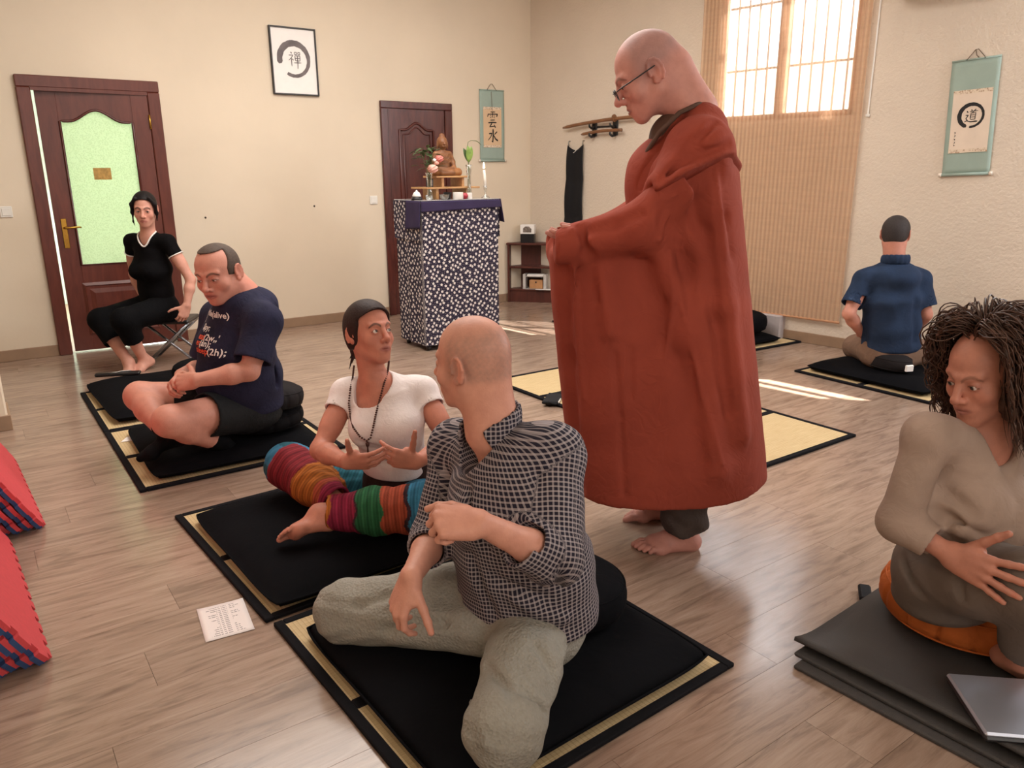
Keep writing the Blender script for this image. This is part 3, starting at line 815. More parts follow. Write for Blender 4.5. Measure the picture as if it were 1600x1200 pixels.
MB().box(-.13, .13, -.09, .06, 0, .005).box(-.13, -.100, -.092, .06, .005, .165, .003).box(.100, .13, -.092, .06, .005, .165, .003).build('tray_body', M_CLEAR, tr)
MB().box(-.098, .098, -.08, .055, .135, .142).build('tray_shelf', M_CLEAR, tr)
wb = empty('wooden_case', onbc(.315, .075, .1505), BKZ, 'small pale wooden case inside the letter tray', 'case')
MB().box(-.075, .075, -.05, .05, 0, .095, .004).build('case_body', simple('pale_wood', srgb(186, 136, 92), .5, scale=20), wb)
MB().box(-.008, .008, -.054, -.049, .062, .080, .002).build('case_clasp', M_BLK, wb)
pp = MB().box(-.09, .10, -.085, .045, 0, .018, .002).build('paper_stack', M_PAPER); tag(pp, 'loose white papers lying on top of the letter tray shelf', 'papers'); pp.location = onbc(.30, .10, .289); pp.rotation_euler = (0, 0, BKZ+.08)
lf = MB().box(-.14, .12, -.05, .04, 0, .004).build('leaflet', M_PAPER); tag(lf, 'white leaflet sticking out of the lower bookcase shelf', 'paper'); lf.location = onbc(.46, .02, .1456); lf.rotation_euler = (0, 0, BKZ-.05)
# black case behind the altar
e = MB().box(-.02, .02, -.14, .14, 0, .50, .01).box(-.03, .03, -.15, .15, 0, .012, .003).build('folded_stand', M_BLK); tag(e, 'thin black stand just visible behind the altar', 'stand'); e.location = (3.84, 5.95, 0)

# ------------------------------------------------------------------ altar
AX0, AX1, AY0, AY1, AH = 2.925, 3.66, 5.335, 5.80, 1.185
al = empty('altar_table', ((AX0+AX1)/2, (AY0+AY1)/2, 0), 0, 'tall altar table wrapped in navy cloth with small white flowers', 'altar')
def flower_cloth():
    t = NT('navy_flower_cloth'); at_ = t.n('ShaderNodeAttribute', attribute_name='pat'); co = at_.outputs['Vector']
    v = t.n('ShaderNodeTexVoronoi', {'Vector': t.mapping(co, (27, 27, 27), (0, 0, .6)), 'Scale': 1.0, 'Randomness': .55}, voronoi_dimensions='2D')
    sx = t.n('ShaderNodeSeparateXYZ', {0: v.outputs['Position']}); sp = t.n('ShaderNodeSeparateXYZ', {0: t.mapping(co, (27, 27, 27), (0, 0, .6))})
    ang = t.math('ARCTAN2', t.math('SUBTRACT', sp.outputs['Y'], sx.outputs['Y']), t.math('SUBTRACT', sp.outputs['X'], sx.outputs['X']))
    pet = t.math('MULTIPLY', t.math('SINE', t.math('MULTIPLY', ang, 5.0)), .05)
    r = t.math('ADD', v.outputs['Distance'], pet)
    fl_ = t.math('LESS_THAN', r, .27)
    v2 = t.n('ShaderNodeTexVoronoi', {'Vector': t.mapping(co, (58, 58, 58), loc=(.4, .2, 0)), 'Scale': 1.0, 'Randomness': .6}, voronoi_dimensions='2D')
    dot = t.math('LESS_THAN', v2.outputs['Distance'], .15)
    c = t.mix(t.math('MULTIPLY', dot, .55), srgb(46, 40, 58), srgb(186, 176, 176))
    c = t.mix(fl_, c, srgb(222, 214, 210))
    t.base(c); t.p(Roughness=.85); t.b.inputs['Specular IOR Level'].default_value = .2
    t.bump(t.noise(co, 5, 2).outputs[0], .12, .03); return t.m
M_ALT = flower_cloth()
def drape(x0, x1, y0, y1, z0, z1, amp, nx=26, ny=14, nz=26, flare=.0, r=.012):
    """cloth skirt round a rectangle with soft folds"""
    per = []; L = [x1-x0, y1-y0, x1-x0, y1-y0]
    seg = [nx, ny, nx, ny]; s_ = 0
    corners = [(x0, y0), (x1, y0), (x1, y1), (x0, y1)]
    for k in range(4):
        a = np.array(corners[k]); b = np.array(corners[(k+1) % 4])
        nn = np.array([(b-a)[1], -(b-a)[0]])/L[k]
        for i in range(seg[k]):
            per.append((a+(b-a)*i/seg[k], nn, s_+L[k]*i/seg[k], min(i, seg[k]-i)/seg[k], i == 0))
        s_ += L[k]
    v = []; pat = []
    for j in range(nz+1):
        w = j/nz; z = z1+(z0-z1)*w
        for p, nn, s0, ed, cor in per:
            d = amp*w**.6*(sin(s0*34)+.6*sin(s0*61+1))*min(1, ed*6)+flare*w
            q = p+nn*d; v.append((q[0], q[1], z)); pat.append((s0, z, 0))
    m = len(per); f = []
    for j in range(nz):
        for i in range(m): f.append((j*m+i, (j+1)*m+i, (j+1)*m+(i+1) % m, j*m+(i+1) % m))
    f.append(tuple(range(m)))
    me = bpy.data.meshes.new('cloth'); me.from_pydata(v, [], f)
    a = me.attributes.new('pat', 'FLOAT_VECTOR', 'POINT'); a.data.foreach_set('vector', np.array(pat, np.float32).ravel())
    return me
lx0, lx1, ly0, ly1 = AX0-al.location.x, AX1-al.location.x, AY0-al.location.y, AY1-al.location.y
o = link('cloth_skirt', drape(lx0+.012, lx1-.012, ly0+.012, ly1-.012, .045, AH-.002, .006), M_ALT, al, True)
o2 = link('cloth_valance', drape(lx0, lx1-.002, ly0+.004, ly1, AH-.30, AH, .002, nz=10), M_ALT, al)
# open the valance at the front: it shows only on the short side
bm = bmesh.new(); bm.from_mesh(o2.data)
bmesh.ops.delete(bm, geom=[f for f in bm.faces if f.calc_center_median().y < ly0+.012 and f.normal.z < .5 and f.calc_center_median().z < AH-.001], context='FACES'); bm.to_mesh(o2.data); bm.free()
for sx in (lx0+.06, lx1-.06):
    for sy in (ly0+.06, ly1-.06):
        MB().lathe([(.0, 0), (.018, .004), (.022, .02), (.018, .036), (.008, .042), (.008, .06)], (sx, sy, 0), 12).build('caster', M_BLK, al, True)
M_GLTOP = simple('glass_top', srgb(170, 168, 168), .08)
MB().box(lx0+.004, lx1-.004, ly0+.004, ly1-.004, AH+.001, AH+.007, .002).build('glass_top', M_GLTOP, al)
M_PURP = fabric('deep_purple_cloth', srgb(52, 42, 72), wr=.1, spec=.3)
rn = empty('altar_runner', ((AX0+AX1)/2, (AY0+AY1)/2, 0), 0, 'dark purple runner draped over the front of the altar', 'runner')
mb = MB()
yf = ly0-.006
mb.grid(lambda u, v: (lx0-.004+(lx1-lx0+.008)*u, yf-.004-.006*abs(sin(u*9))*v, AH+.004-.004*(1-v)-(.085-.02*u)*v), 40, 8)
mb.build('front_fall', M_PURP, rn, True).modifiers.new('t', 'SOLIDIFY').thickness = .003
mb = MB().grid(lambda u, v: (lx0-.010-.012*v-.006*sin(u*6)*v, ly0-.006+(.235+.015*v)*u, AH+.004-(.205+.02*u)*v), 14, 14)
mb.build('left_fall', M_PURP, rn, True).modifiers.new('t', 'SOLIDIFY').thickness = .003
mb = MB().grid(lambda u, v: (lx1+.006+.035*v+.006*sin(u*6)*v, ly0-.006+.20*u, AH+.004-(.19-.02*u)*v), 14, 14)
mb.build('right_fall', M_PURP, rn, True).modifiers.new('t', 'SOLIDIFY').thickness = .003
ZT = AH+.0072
def onalt(px, py=None, y=None): pass
M_PINE = wood_mat('pine', srgb(176, 126, 78), srgb(206, 160, 108), .5, (1, 4, 4))
M_WALN = wood_mat('walnut', srgb(70, 44, 32), srgb(100, 64, 46), .5, (1, 4, 4))
def bench(loc, w, d, h, t, legs, label, mat, lm):
    b = empty('statue_stand', loc, 0, label, 'stand')
    MB().box(-w/2, w/2, -d/2, d/2, h-t, h, .002).build('board', mat, b)
    for x in legs: MB().box(x-.012, x+.012, -d/2+.02, d/2-.02, 0, h-t, .002).build('leg', lm, b)
    return b
SX, SY = 3.295, 5.60
bench((SX+.01, SY, ZT), .50, .26, .095, .014, (-.14, .14), 'long low wooden stand on the altar, lower of two', M_PINE, M_PINE)
bench((SX+.03, SY+.01, ZT+.095), .32, .22, .085, .014, (-.09, .10), 'small wooden stand under the Buddha statue, upper of two', M_PINE, M_PINE)
BZ = ZT+.180
# wooden Buddha (seated figure, grown as one carving)
bu = empty('buddha_statue', (SX-.005, SY+.005, BZ), radians(-8), 'carved brown wooden Buddha seated in meditation on the stand', 'statue')
S = SDF(); k = .02
S.ecap((0, 0, .03), (0, .005, .11), (1, 0, 0), .058, .042, .062, .040, k)
S.ecap((0, .005, .115), (0, .005, .165), (1, 0, 0), .060, .038, .052, .032, k)
S.cap((-.048, .005, .172), (.048, .005, .172), .022, k=.02)
for s_ in (-1, 1):
    S.chain([(s_*.062, .005, .168), (s_*.084, -.005, .108), (s_*.078, -.045, .064), (s_*.02, -.070, .054)], [.022, .020, .016, .012], .012)
    S.chain([(s_*.04, .0, .028), (s_*.115, -.030, .028), (s_*.045, -.078, .024), (s_*-.02, -.080, .022)], [.034, .033, .024, .018], .012)
S.ell((0, -.070, .054), (.028, .016, .012), k=.008)
S.cap((0, .003, .18), (0, .0, .215), .022, .02, .012)
S.ell((0, -.004, .252), (.039, .043, .049), k=.01)
S.ell((0, .008, .268), (.043, .043, .039), k=.004); S.ell((0, .010, .308), (.023, .023, .022), k=.008)
for s_ in (-1, 1): S.ell((s_*.043, .004, .240), (.006, .012, .030), k=.004)
S.cap((0, -.044, .258), (0, -.052, .243), .0045, .0065, .004)
S.cap((-.013, -.042, .227), (.013, -.042, .227), .004, k=.004)
for s_ in (-1, 1): S.cap((s_*.007, -.044, .264), (s_*.025, -.036, .264), .0035, k=.003)
for i in range(3):     # drapery folds across the chest
    r_ = .022+.016*i
    pts = [(r_*cos(a)*1.15, -.040-.012*(1-abs(cos(a)))-.002*i, .165-.010*i+r_*sin(a)*.9) for a in np.linspace(-pi, 0, 9)]
    S.chain(pts, [.003]*9, .006)
v, f = S.surface((-.17, -.12, -.02), (.17, .07, .345), .0035)
v[:, 2] = np.maximum(v[:, 2], 0)
def bcol(p):
    n_ = .5+.5*np.sin(p[:, 2]*160+p[:, 0]*30); base = np.array(srgb(104, 64, 40)[:3]); lt = np.array(srgb(158, 108, 66)[:3])
    w = np.clip(.25+.35*n_*(p[:, 2] < .2)+.5*(np.abs(p[:, 0]) > .07)*(p[:, 2] < .07), 0, 1)[:, None]
    return base*(1-w)+lt*w
def vcol(name, rough=.5, spec=.4, bump=0.0, bscale=40.0, sss=0.0):
    if name in MATS: return MATS[name]
    t = NT(name); a = t.n('ShaderNodeAttribute', attribute_name='Col'); co = t.coord('Object')
    nz = t.noise(co, 30.0, 4.0)
    t.base(t.mix(.14, a.outputs['Color'], t.ramp(nz.outputs[0], [(.3, (.2, .12, .1, 1)), (.7, (.9, .75, .68, 1))]), 'OVERLAY'))
    t.p(Roughness=rough); t.b.inputs['Specular IOR Level'].default_value = spec
    if sss: t.b.inputs['Subsurface Weight'].default_value = sss; t.b.inputs['Subsurface Radius'].default_value = (.012, .005, .003); t.b.inputs['Subsurface Scale'].default_value = 1.0
    if bump: t.bump(t.noise(co, bscale, 3.0).outputs[0], bump, .003)
    MATS[name] = t.m; return t.m
npmesh('carving', v, f, vcol('carved_wood', .45), bu, bcol)

# vases, flowers, candle, bowls
def glassy(name, tint=(1, 1, 1, 1), a=.55):
    if name in MATS: return MATS[name]
    t = NT(name); tr = t.n('ShaderNodeBsdfTransparent', {'Color': tint}); gl = t.n('ShaderNodeBsdfGlossy', {'Roughness': .03, 'Color': (.9, .9, .9, 1)})
    fr = t.n('ShaderNodeLayerWeight', {'Blend': a}); mx = t.n('ShaderNodeMixShader', {0: t.math('ADD', t.math('MULTIPLY', fr.outputs['Facing'], .6), .08)})
    t.t.links.new(tr.outputs[0], mx.inputs[1]); t.t.links.new(gl.outputs[0], mx.inputs[2]); t.t.links.new(mx.outputs[0], t.out.inputs[0]); MATS[name] = t.m; return t.m
M_GLASS = glassy('vase_glass', (.93, .95, .94, 1))
M_LEAF = simple('leaf_green', srgb(72, 92, 52), .5, var=.35, scale=20); M_LEAF2 = simple('pale_leaf_green', srgb(136, 166, 84), .45, var=.35, scale=25)
M_STEM = simple('stem_green', srgb(92, 104, 60), .6); M_PINK = simple('pink_petal', srgb(226, 168, 152), .6, var=.15, scale=30); M_PINK2 = simple('deep_pink_petal', srgb(206, 118, 108), .6)
def vase(loc, h, r, label):
    e = empty('glass_vase', loc, 0, label, 'vase')
    MB().lathe([(r*.8, 0), (r*.85, .004), (r*.55, h*.35), (r*.5, h*.6), (r*.75, h*.92), (r*.9, h), (r*.82, h), (r*.66, h*.9), (r*.42, h*.6), (r*.46, h*.35), (r*.7, .012), (0, .012)], n=20).build('glass', M_GLASS, e, True)
    return e
v1 = (3.055, 5.53, ZT); v2_ = (3.395, 5.42, ZT)
vase((3.105, 5.51, ZT), .205, .034, 'clear glass vase left of the statue holding pink flowers')
vase((3.435, 5.445, ZT), .265, .030, 'tall clear glass vase right of the statue holding a broad leaf')
def leaf(mb, base, dirv, L, w, droop=.3, up=(0, 0, 1)):
    base = np.array(base, float); d = nrm(dirv); s_ = nrm(np.cross(d, up)); u_ = np.cross(s_, d); v = []; f = []; n = 6
    for i in range(n+1):
        t = i/n; c = base+d*L*t-np.array([0, 0, 1])*droop*L*t*t; ww = w*sin(pi*min(t*.92+.06, 1))**.8
        v += [c-s_*ww+u_*ww*.25, c, c+s_*ww+u_*ww*.25]
    for i in range(n):
        a = i*3; f += [(a, a+1, a+4, a+3), (a+1, a+2, a+5, a+4)]
    mb.add(v, f)
bq = empty('flower_bouquet', (3.105, 5.51, ZT), 0, 'bunch of pink flowers with dark green leaves in the left vase', 'flowers')
rnd = random.Random(4)
for i in range(5):
    a = rnd.uniform(0, 6.28); MB().tube([(.004*cos(a), .004*sin(a), .02), (.012*cos(a), .012*sin(a), .2), (.05*cos(a), .04*sin(a), .33)], .0025, 6).build('stem', M_STEM, bq, True)
for i in range(46):
    a = rnd.uniform(0, 6.28); r_ = rnd.uniform(.0, .085); z = rnd.uniform(.23, .40); mb = MB()
    leaf(mb, (r_*cos(a)-.012, r_*sin(a)*.7, z), (cos(a)+rnd.uniform(-.5, .5), sin(a), rnd.uniform(-.2, .9)), rnd.uniform(.05, .085), rnd.uniform(.013, .022), .3)
    o = mb.build('leaf', M_LEAF, bq, True); o.modifiers.new('t', 'SOLIDIFY').thickness = .0006
def rose(mb, c, r, n=14):
    """open blossom: ruffled ball of overlapping petals"""
    def fn(u, v):
        a = 2*pi*u; b = pi*v; k = 1+.16*sin(5*a+9*b)*sin(b)+.10*sin(8*b+3*a)
        return (c[0]+r*.62*k*sin(b)*cos(a), c[1]+r*.62*k*sin(b)*sin(a), c[2]+r*.5*k*cos(b))
    mb.grid(fn, 40, 22, True)
for c, r_, m in (((-.018, -.09, .235), .060, M_PINK), ((.048, -.08, .310), .050, M_PINK2), ((.022, -.085, .278), .028, M_PINK), ((.006, -.08, .300), .022, M_PAPER)):
    mb = MB(); rose(mb, c, r_); o = mb.build('flower', m, bq, True)
br = empty('leaf_branch', (3.435, 5.445, ZT), 0, 'broad green leaves and a bent twig in the right vase', 'plant')
for (d, L, w, m) in (((-.15, -.2, 1), .135, .026, M_LEAF2), ((.16, -.1, 1), .13, .024, M_LEAF2), ((-.35, .1, 1), .12, .022, M_LEAF)):
    mb = MB(); leaf(mb, (0, 0, .285), d, L, w, .05, (0, -1, .1)); o = mb.build('leaf', m, br, True); o.modifiers.new('t', 'SOLIDIFY').thickness = .0008
MB().tube([(0, 0, .01), (0, 0, .29)], .003, 6).build('stem', M_STEM, br, True)
MB().tube([(0, 0, .25), (-.01, .01, .38), (.005, .01, .440), (.03, .005, .452), (.075, 0, .450), (.10, 0, .438), (.125, 0, .415)], [.003, .0025, .0025, .0025, .003, .0035, .001], 6).build('twig', M_STEM, br, True)
ca = empty('candle', (3.575, 5.42, ZT), 0, 'lit white candle burning in a glass holder', 'candle')
MB().lathe([(.034, 0), (.036, .006), (.030, .012), (.008, .03), (.007, .06), (.014, .075), (.016, .10), (.012, .10), (.010, .08), (0, .078)], n=18).build('glass_holder', M_GLASS, ca, True)
M_WAX = simple('candle_wax', srgb(246, 240, 230), .4, var=.02)
MB().tube([(0, 0, .08), (-.004, 0, .17), (-.010, 0, .225)], [.0125, .0115, .010], 14).build('wax', M_WAX, ca, True)
MB().tube([(-.010, 0, .222), (-.011, 0, .236)], .0014, 6).build('wick', M_INK, ca, True)
t = NT('candle_flame'); em = t.n('ShaderNodeEmission', {'Color': (1, .74, .38, 1), 'Strength': 30.0}); t.t.links.new(em.outputs[0], t.out.inputs[0]); M_FLAME = t.m
MB().lathe([(0, 0), (.006, .008), (.008, .016), (.006, .030), (.003, .044), (0, .054)], (-.011, 0, .232), 12).build('flame', M_FLAME, ca, True)
M_CER = simple('white_ceramic', srgb(226, 222, 216), .25, var=.04)
def bowl(name, loc, r, h, label, mat, n=22):
    o = MB().lathe([(r*.55, 0), (r*.62, .004), (r*.85, h*.4), (r, h), (r*.94, h), (r*.78, h*.4), (r*.4, h*.2), (0, h*.18)], loc and (0, 0, 0), n).build(name, mat, None, True, 40)
    o.location = loc; tag(o, label, 'bowl'); return o
def cyl(name, loc, r, h, label, mat, cat):
    o = MB().lathe([(r*.96, 0), (r, .004), (r, h-.003), (r*.98, h), (r*.9, h), (r*.88, h*.3), (0, h*.28)], (0, 0, 0), 22).build(name, mat, None, True, 40); o.location = loc; tag(o, label, cat); return o
cyl('incense_bowl', (3.285, 5.375, ZT), .042, .055, 'thick white ceramic incense bowl at the front of the altar', M_CER, 'bowl')
bowl('small_bowl', (3.165, 5.385, ZT), .040, .040, 'grey metal bowl on the altar left of the incense bowl', M_STEEL)
bowl('small_bowl', (3.035, 5.40, ZT), .030, .036, 'little clear glass bowl at the front left of the altar', M_GLASS)
bowl('tea_bowl', (3.215, 5.42, ZT), .034, .055, 'dark tea bowl behind the incense bowl', M_BLK)
cyl('offering_cup', (3.395, 5.385, ZT), .026, .048, 'small white cup at the front right of the altar', M_CER, 'cup')
e = MB().lathe([(0, 0), (.016, .003), (.026, .02), (.026, .03), (.018, .046), (0, .05)], (0, 0, 0), 16).build('fruit', simple('crimson_skin', srgb(164, 44, 58), .4), None, True); e.location = (3.345, 5.37, ZT); tag(e, 'small crimson fruit between the incense bowl and white cup', 'fruit')
bl_ = empty('altar_bell', (2.965, 5.47, ZT), 0, 'white domed bell on a black base at the left of the altar', 'bell')
MB().lathe([(.042, 0), (.044, .006), (.040, .022), (0, .024)], n=20).build('bell_base', M_BLK, bl_, True)
MB().lathe([(.034, .0245), (.034, .034), (.024, .056), (.008, .066), (.006, .074), (0, .076)], n=20).build('bell_dome', M_CER, bl_, True)
fr_ = empty('photo_frame', (3.135, 5.56, ZT+.0955), radians(-6), 'tiny black framed photo on the lower altar stand', 'picture')
MB().box(-.03, .03, -.004, .004, 0, .065, .002).build('frame', M_BLK, fr_); MB().box(-.02, .02, -.0055, -.0042, .010, .055).build('photo', simple('photo_print', srgb(190, 186, 180), .4, var=.5, scale=60), fr_)

# ------------------------------------------------------------------ straw mats with black cloth borders
def straw_mat():
    t = NT('woven_straw'); co = t.coord('Object')
    sp = t.n('ShaderNodeSeparateXYZ', {0: co})
    lx = t.math('SINE', t.math('MULTIPLY', sp.outputs['X'], 2*pi/.014)); ly = t.math('SINE', t.math('MULTIPLY', sp.outputs['Y'], 2*pi/.0055))
    oi = t.t.nodes.new('ShaderNodeObjectInfo')
    n1 = t.noise(t.mapping(co, (3, 90, 1)), 3.0, 3.0); n2 = t.noise(co, 4.0, 3.0)
    c = t.ramp(n1.outputs[0], [(.3, srgb(186, 158, 114)), (.7, srgb(214, 192, 150))])
    c = t.mix(t.math('MULTIPLY', t.math('GREATER_THAN', lx, .86), .42), c, srgb(128, 98, 58))
    c = t.mix(t.math('MULTIPLY', n2.outputs[0], .3), c, srgb(208, 184, 140))
    t.base(c); t.p(Roughness=.6); t.b.inputs['Specular IOR Level'].default_value = .3
    t.bump(t.math('ADD', t.math('MULTIPLY', lx, .5), t.math('MULTIPLY', ly, .35)), .35, .002); return t.m
M_STRAW = straw_mat()
M_BAND = fabric('black_mat_border', srgb(24, 23, 26), wr=.06, rough=.9, wscale=12, spec=.1)
GM = 'straw mats with black borders on the floor'
def tatami(cx, cy, w, d, rz, label, mid=True):
    m = empty('straw_mat', (cx, cy, 0), rz, label, 'mat', GM); h = .012; b = .030
    cells = [(-d/2, 0), (0, d/2)] if mid else [(-d/2, d/2)]
    for y0, y1 in cells: MB().box(-w/2+.004, w/2-.004, y0+.004, y1-.004, .0006, h, .002).build('straw_panel', M_STRAW, m)
    for x0, x1, y0, y1 in [(-w/2, -w/2+b, -d/2, d/2), (w/2-b, w/2, -d/2, d/2), (-w/2+b, w/2-b, -d/2, -d/2+b), (-w/2+b, w/2-b, d/2-b, d/2)]:
        MB().box(x0, x1, y0, y1, .0004, h+.003, .003).build('border_band', M_BAND, m)
    if mid: MB().box(-w/2+b, w/2-b, -.022, .022, .0004, h+.003, .003).build('border_band', M_BAND, m)
    return m
tatami(.985, 5.135, 1.0, .98, 0, 'straw mat by the glazed door, under the empty black cushion')
tatami(.985, 4.132, 1.0, 1.015, 0, 'straw mat under the man in the navy shirt')
tatami(1.078, 2.775, 1.0, 1.01, .055, 'straw mat under the woman in the white top')
tatami(1.135, 1.715, .99, 1.035, .035, 'straw mat under the man in the checked shirt')
tatami(3.32, 2.672, .96, 1.06, .0, 'bare straw mat with nothing on it, right of the standing man')
tatami(3.325, 3.745, .96, 1.06, .0, 'bare straw mat behind the standing man, carrying a black pouch')
tatami(5.19, 2.685, .93, .99, -.03, 'straw mat under the man in the navy polo shirt')
tatami(5.19, 4.265, .93, .99, -.05, 'straw mat under the stacked black cushions below the blind')
tatami(4.94, 5.50, .80, .50, 0, 'straw mat in front of the corner bookcase', mid=False)

# ------------------------------------------------------------------ cushions
M_ZAB = fabric('black_cotton', srgb(15, 15, 18), wr=.22, rough=.9, spec=.06, wscale=5)
M_ZAF = fabric('charcoal_cotton', srgb(20, 19, 21), wr=.16, rough=.9, spec=.08, wscale=9)
M_ZAFD = fabric('dark_grey_cotton', srgb(36, 33, 34), wr=.16, rough=.9, spec=.1, wscale=9)
M_ORANGE = fabric('burnt_orange_cotton', srgb(178, 92, 40), srgb(190, 100, 46), wr=.14, rough=.8, wscale=9)
M_PLUM = fabric('slate_purple_cotton', srgb(86, 80, 98), wr=.14)
def zabuton(cx, cy, z0, w, d, h, rz, label, seed=0, dents=()):
    def hgt(x, y):
        e = min(1-abs(x), 1-abs(y))
        s_ = .62+.38*(1-abs(x)**6)*(1-abs(y)**6)
        q = h*s_+.004*sin(x*5+seed)*sin(y*4+seed*2)
        for (a, b, r_, dp) in dents: q -= dp*math.exp(-((x-a)**2+(y-b)**2)/(r_*r_))
        return q
    n = 34; mb = MB(); top = []; prof = []
    def co(i): 
        t = -1+2*i/n; return math.copysign(abs(t)**.8, t)
    def sq(x, y):            # pillow outline: sides drawn in a little between rounded corners
        k = 1-.018*(1-y*y)*abs(x)**4; l = 1-.018*(1-x*x)*abs(y)**4
        r = .955+.045*(1-(abs(x)*abs(y))**5)
        return x*k*r, y*l*r
    v = []
    for lay in (1, 0):
        for j in range(n+1):
            for i in range(n+1):
                x, y = co(i), co(j); X, Y = sq(x, y); e = max(abs(x), abs(y))
                mid = h*.40
                if lay: z = mid+(hgt(x, y)-mid)*(max(0, 1-e**9))**.5
                else: z = mid*(1-(max(0, 1-e**14))**.5)
                bul = 1.0
                v.append((X*w/2*bul, Y*d/2*bul, z))
    N = n+1; f = []
    for j in range(n):
        for i in range(n):
            a = j*N+i; f.append((a, a+1, a+N+1, a+N)); b = N*N+a; f.append((b, b+N, b+N+1, b+1))
    ring = [i for i in range(N)]+[j*N+n for j in range(1, N)]+[n*N+i for i in range(n-1, -1, -1)]+[j*N for j in range(n-1, 0, -1)]
    for k in range(len(ring)):
        a, b = ring[k], ring[(k+1) % len(ring)]; f.append((b, a, N*N+a, N*N+b))
    e_ = empty('floor_cushion', (cx, cy, z0), rz, label, 'cushion', 'flat black square cushions')
    mb.add(v, f).build('cushion_body', M_ZAB, e_, True)
    mb = MB(); pts = [np.array(v[i])*np.array([1.004, 1.004, 1]) for i in ring[::2]]
    mb.tube(pts, .004, 6, closed=True).build('piping', M_ZAB, e_, True)
    return e_
zabuton(.955, 5.215, .0155, .84, .98, .085, .03, 'empty flat black cushion in front of the woman on the stool', 1)
zabuton(.985, 4.08, .0155, .84, .86, .075, -.03, 'flat black square cushion under the man in the navy shirt', 2)
zabuton(1.065, 2.71, .0155, .90, .90, .080, .045, 'flat black square cushion under the woman in the white top', 3)
zabuton(1.130, 1.665, .0155, .90, .88, .075, .035, 'flat black square cushion under the man in the checked shirt', 4)
zabuton(5.20, 2.70, .0155, .84, .88, .080, -.03, 'flat black square cushion under the man in the polo shirt', 5)
zabuton(5.17, 4.27, .0155, .66, .86, .075, -.05, 'flat black square cushion below the blind under a round one', 6)
def zafu(cx, cy, z0, r, h, rz, label, mat, pleats=0, tilt=(0, 0), group=None, handle=None, sx=1.0):
    n = 144; m = 18; v = []; f = []
    for j in range(m+1):
        t = j/m; a = -pi/2+pi*t; s_ = sin(a)
        for i in range(n):
            th = 2*pi*i/n
            rr = r*(abs(cos(a))**.42); z = h/2+h/2*math.copysign(abs(s_)**.85, s_)
            if pleats:
                ph = abs(((i*pleats/n) % 1.0)-.5)*2; rr *= 1-.05*(ph**8)*abs(cos(a))**.3
            rr *= 1+.012*sin(3*th+1)
            v.append((rr*cos(th)*sx, rr*sin(th), z))
    for j in range(m):
        for i in range(n): f.append((j*n+i, j*n+(i+1) % n, (j+1)*n+(i+1) % n, (j+1)*n+i))
    e = empty('round_cushion', (cx, cy, z0), 0, label, 'cushion', group); e.rotation_euler = (tilt[0], tilt[1], rz)
    MB().add(v, f).build('cushion_body', mat, e, True)
    mb = MB()
    for zz in (.22, .78):
        a = math.asin(max(-1, min(1, (abs(zz*2-1))**(1/.85)*(1 if zz > .5 else -1))))
        mb.tube([(r*(abs(cos(a))**.42)*cos(t)*1.002*sx, r*(abs(cos(a))**.42)*sin(t)*1.002, h*zz) for t in np.linspace(0, 2*pi, 48, endpoint=False)], .003, 6, closed=True)
    mb.build('piping', mat, e, True)
    return e
GZ = 'round meditation cushions'
zafu(1.17, 5.13, .098, .20, .135, .2, 'black round cushion on the empty flat cushion by the door', M_ZAB, 0, group=GZ)
zafu(1.17, 4.00, .086, .225, .115, .2, 'pleated black round cushion, lower of two under the navy shirt man', M_ZAF, 14, group=GZ)
zafu(1.19, 3.97, .202, .200, .125, .5, 'pleated dark round cushion, upper of two under the navy shirt man', M_ZAFD, 14, (.05, .10), group=GZ)
zafu(1.50, 2.66, .085, .175, .15, .5, 'slate purple round cushion behind the woman in the white top', M_PLUM, 0, group=GZ)
zafu(1.345, 1.640, .086, .195, .145, .3, 'black round cushion behind the man in the checked shirt', M_ZAB, 0, (.03, .06), group=GZ)
zafu(5.235, 4.10, .092, .235, .17, 0, 'black round cushion stacked on the flat one below the blind', M_ZAB, 0, group=GZ)
e = zafu(5.03, 2.70, .090, .12, .115, radians(35), 'dark grey bolster cushion with a white end under the polo man', M_ZAFD, 0, group=GZ, sx=1.0)
e.scale = (1.0, 1.95, 1.0); e.rotation_euler = (0, 0, radians(-22))
MB().box(-.026, .03, -.1265, -.115, .028, .072, .004).build('white_tag', M_PAPER, e)
e = zafu(2.355, .905, .050, .25, .150, .1, 'burnt orange pleated round cushion under the curly haired woman', M_ORANGE, 16, group=GZ)
# storage box behind the cushions below the blind
bx2 = MB().box(-.05, .05, -.10, .10, 0, .21, .008).build('storage_box', simple('pale_grey_card', srgb(176, 166, 166), .6)); tag(bx2, 'pale grey box behind the black cushions below the blind', 'box'); bx2.location = (5.585, 4.02, 0); bx2.rotation_euler = (0, 0, .12)

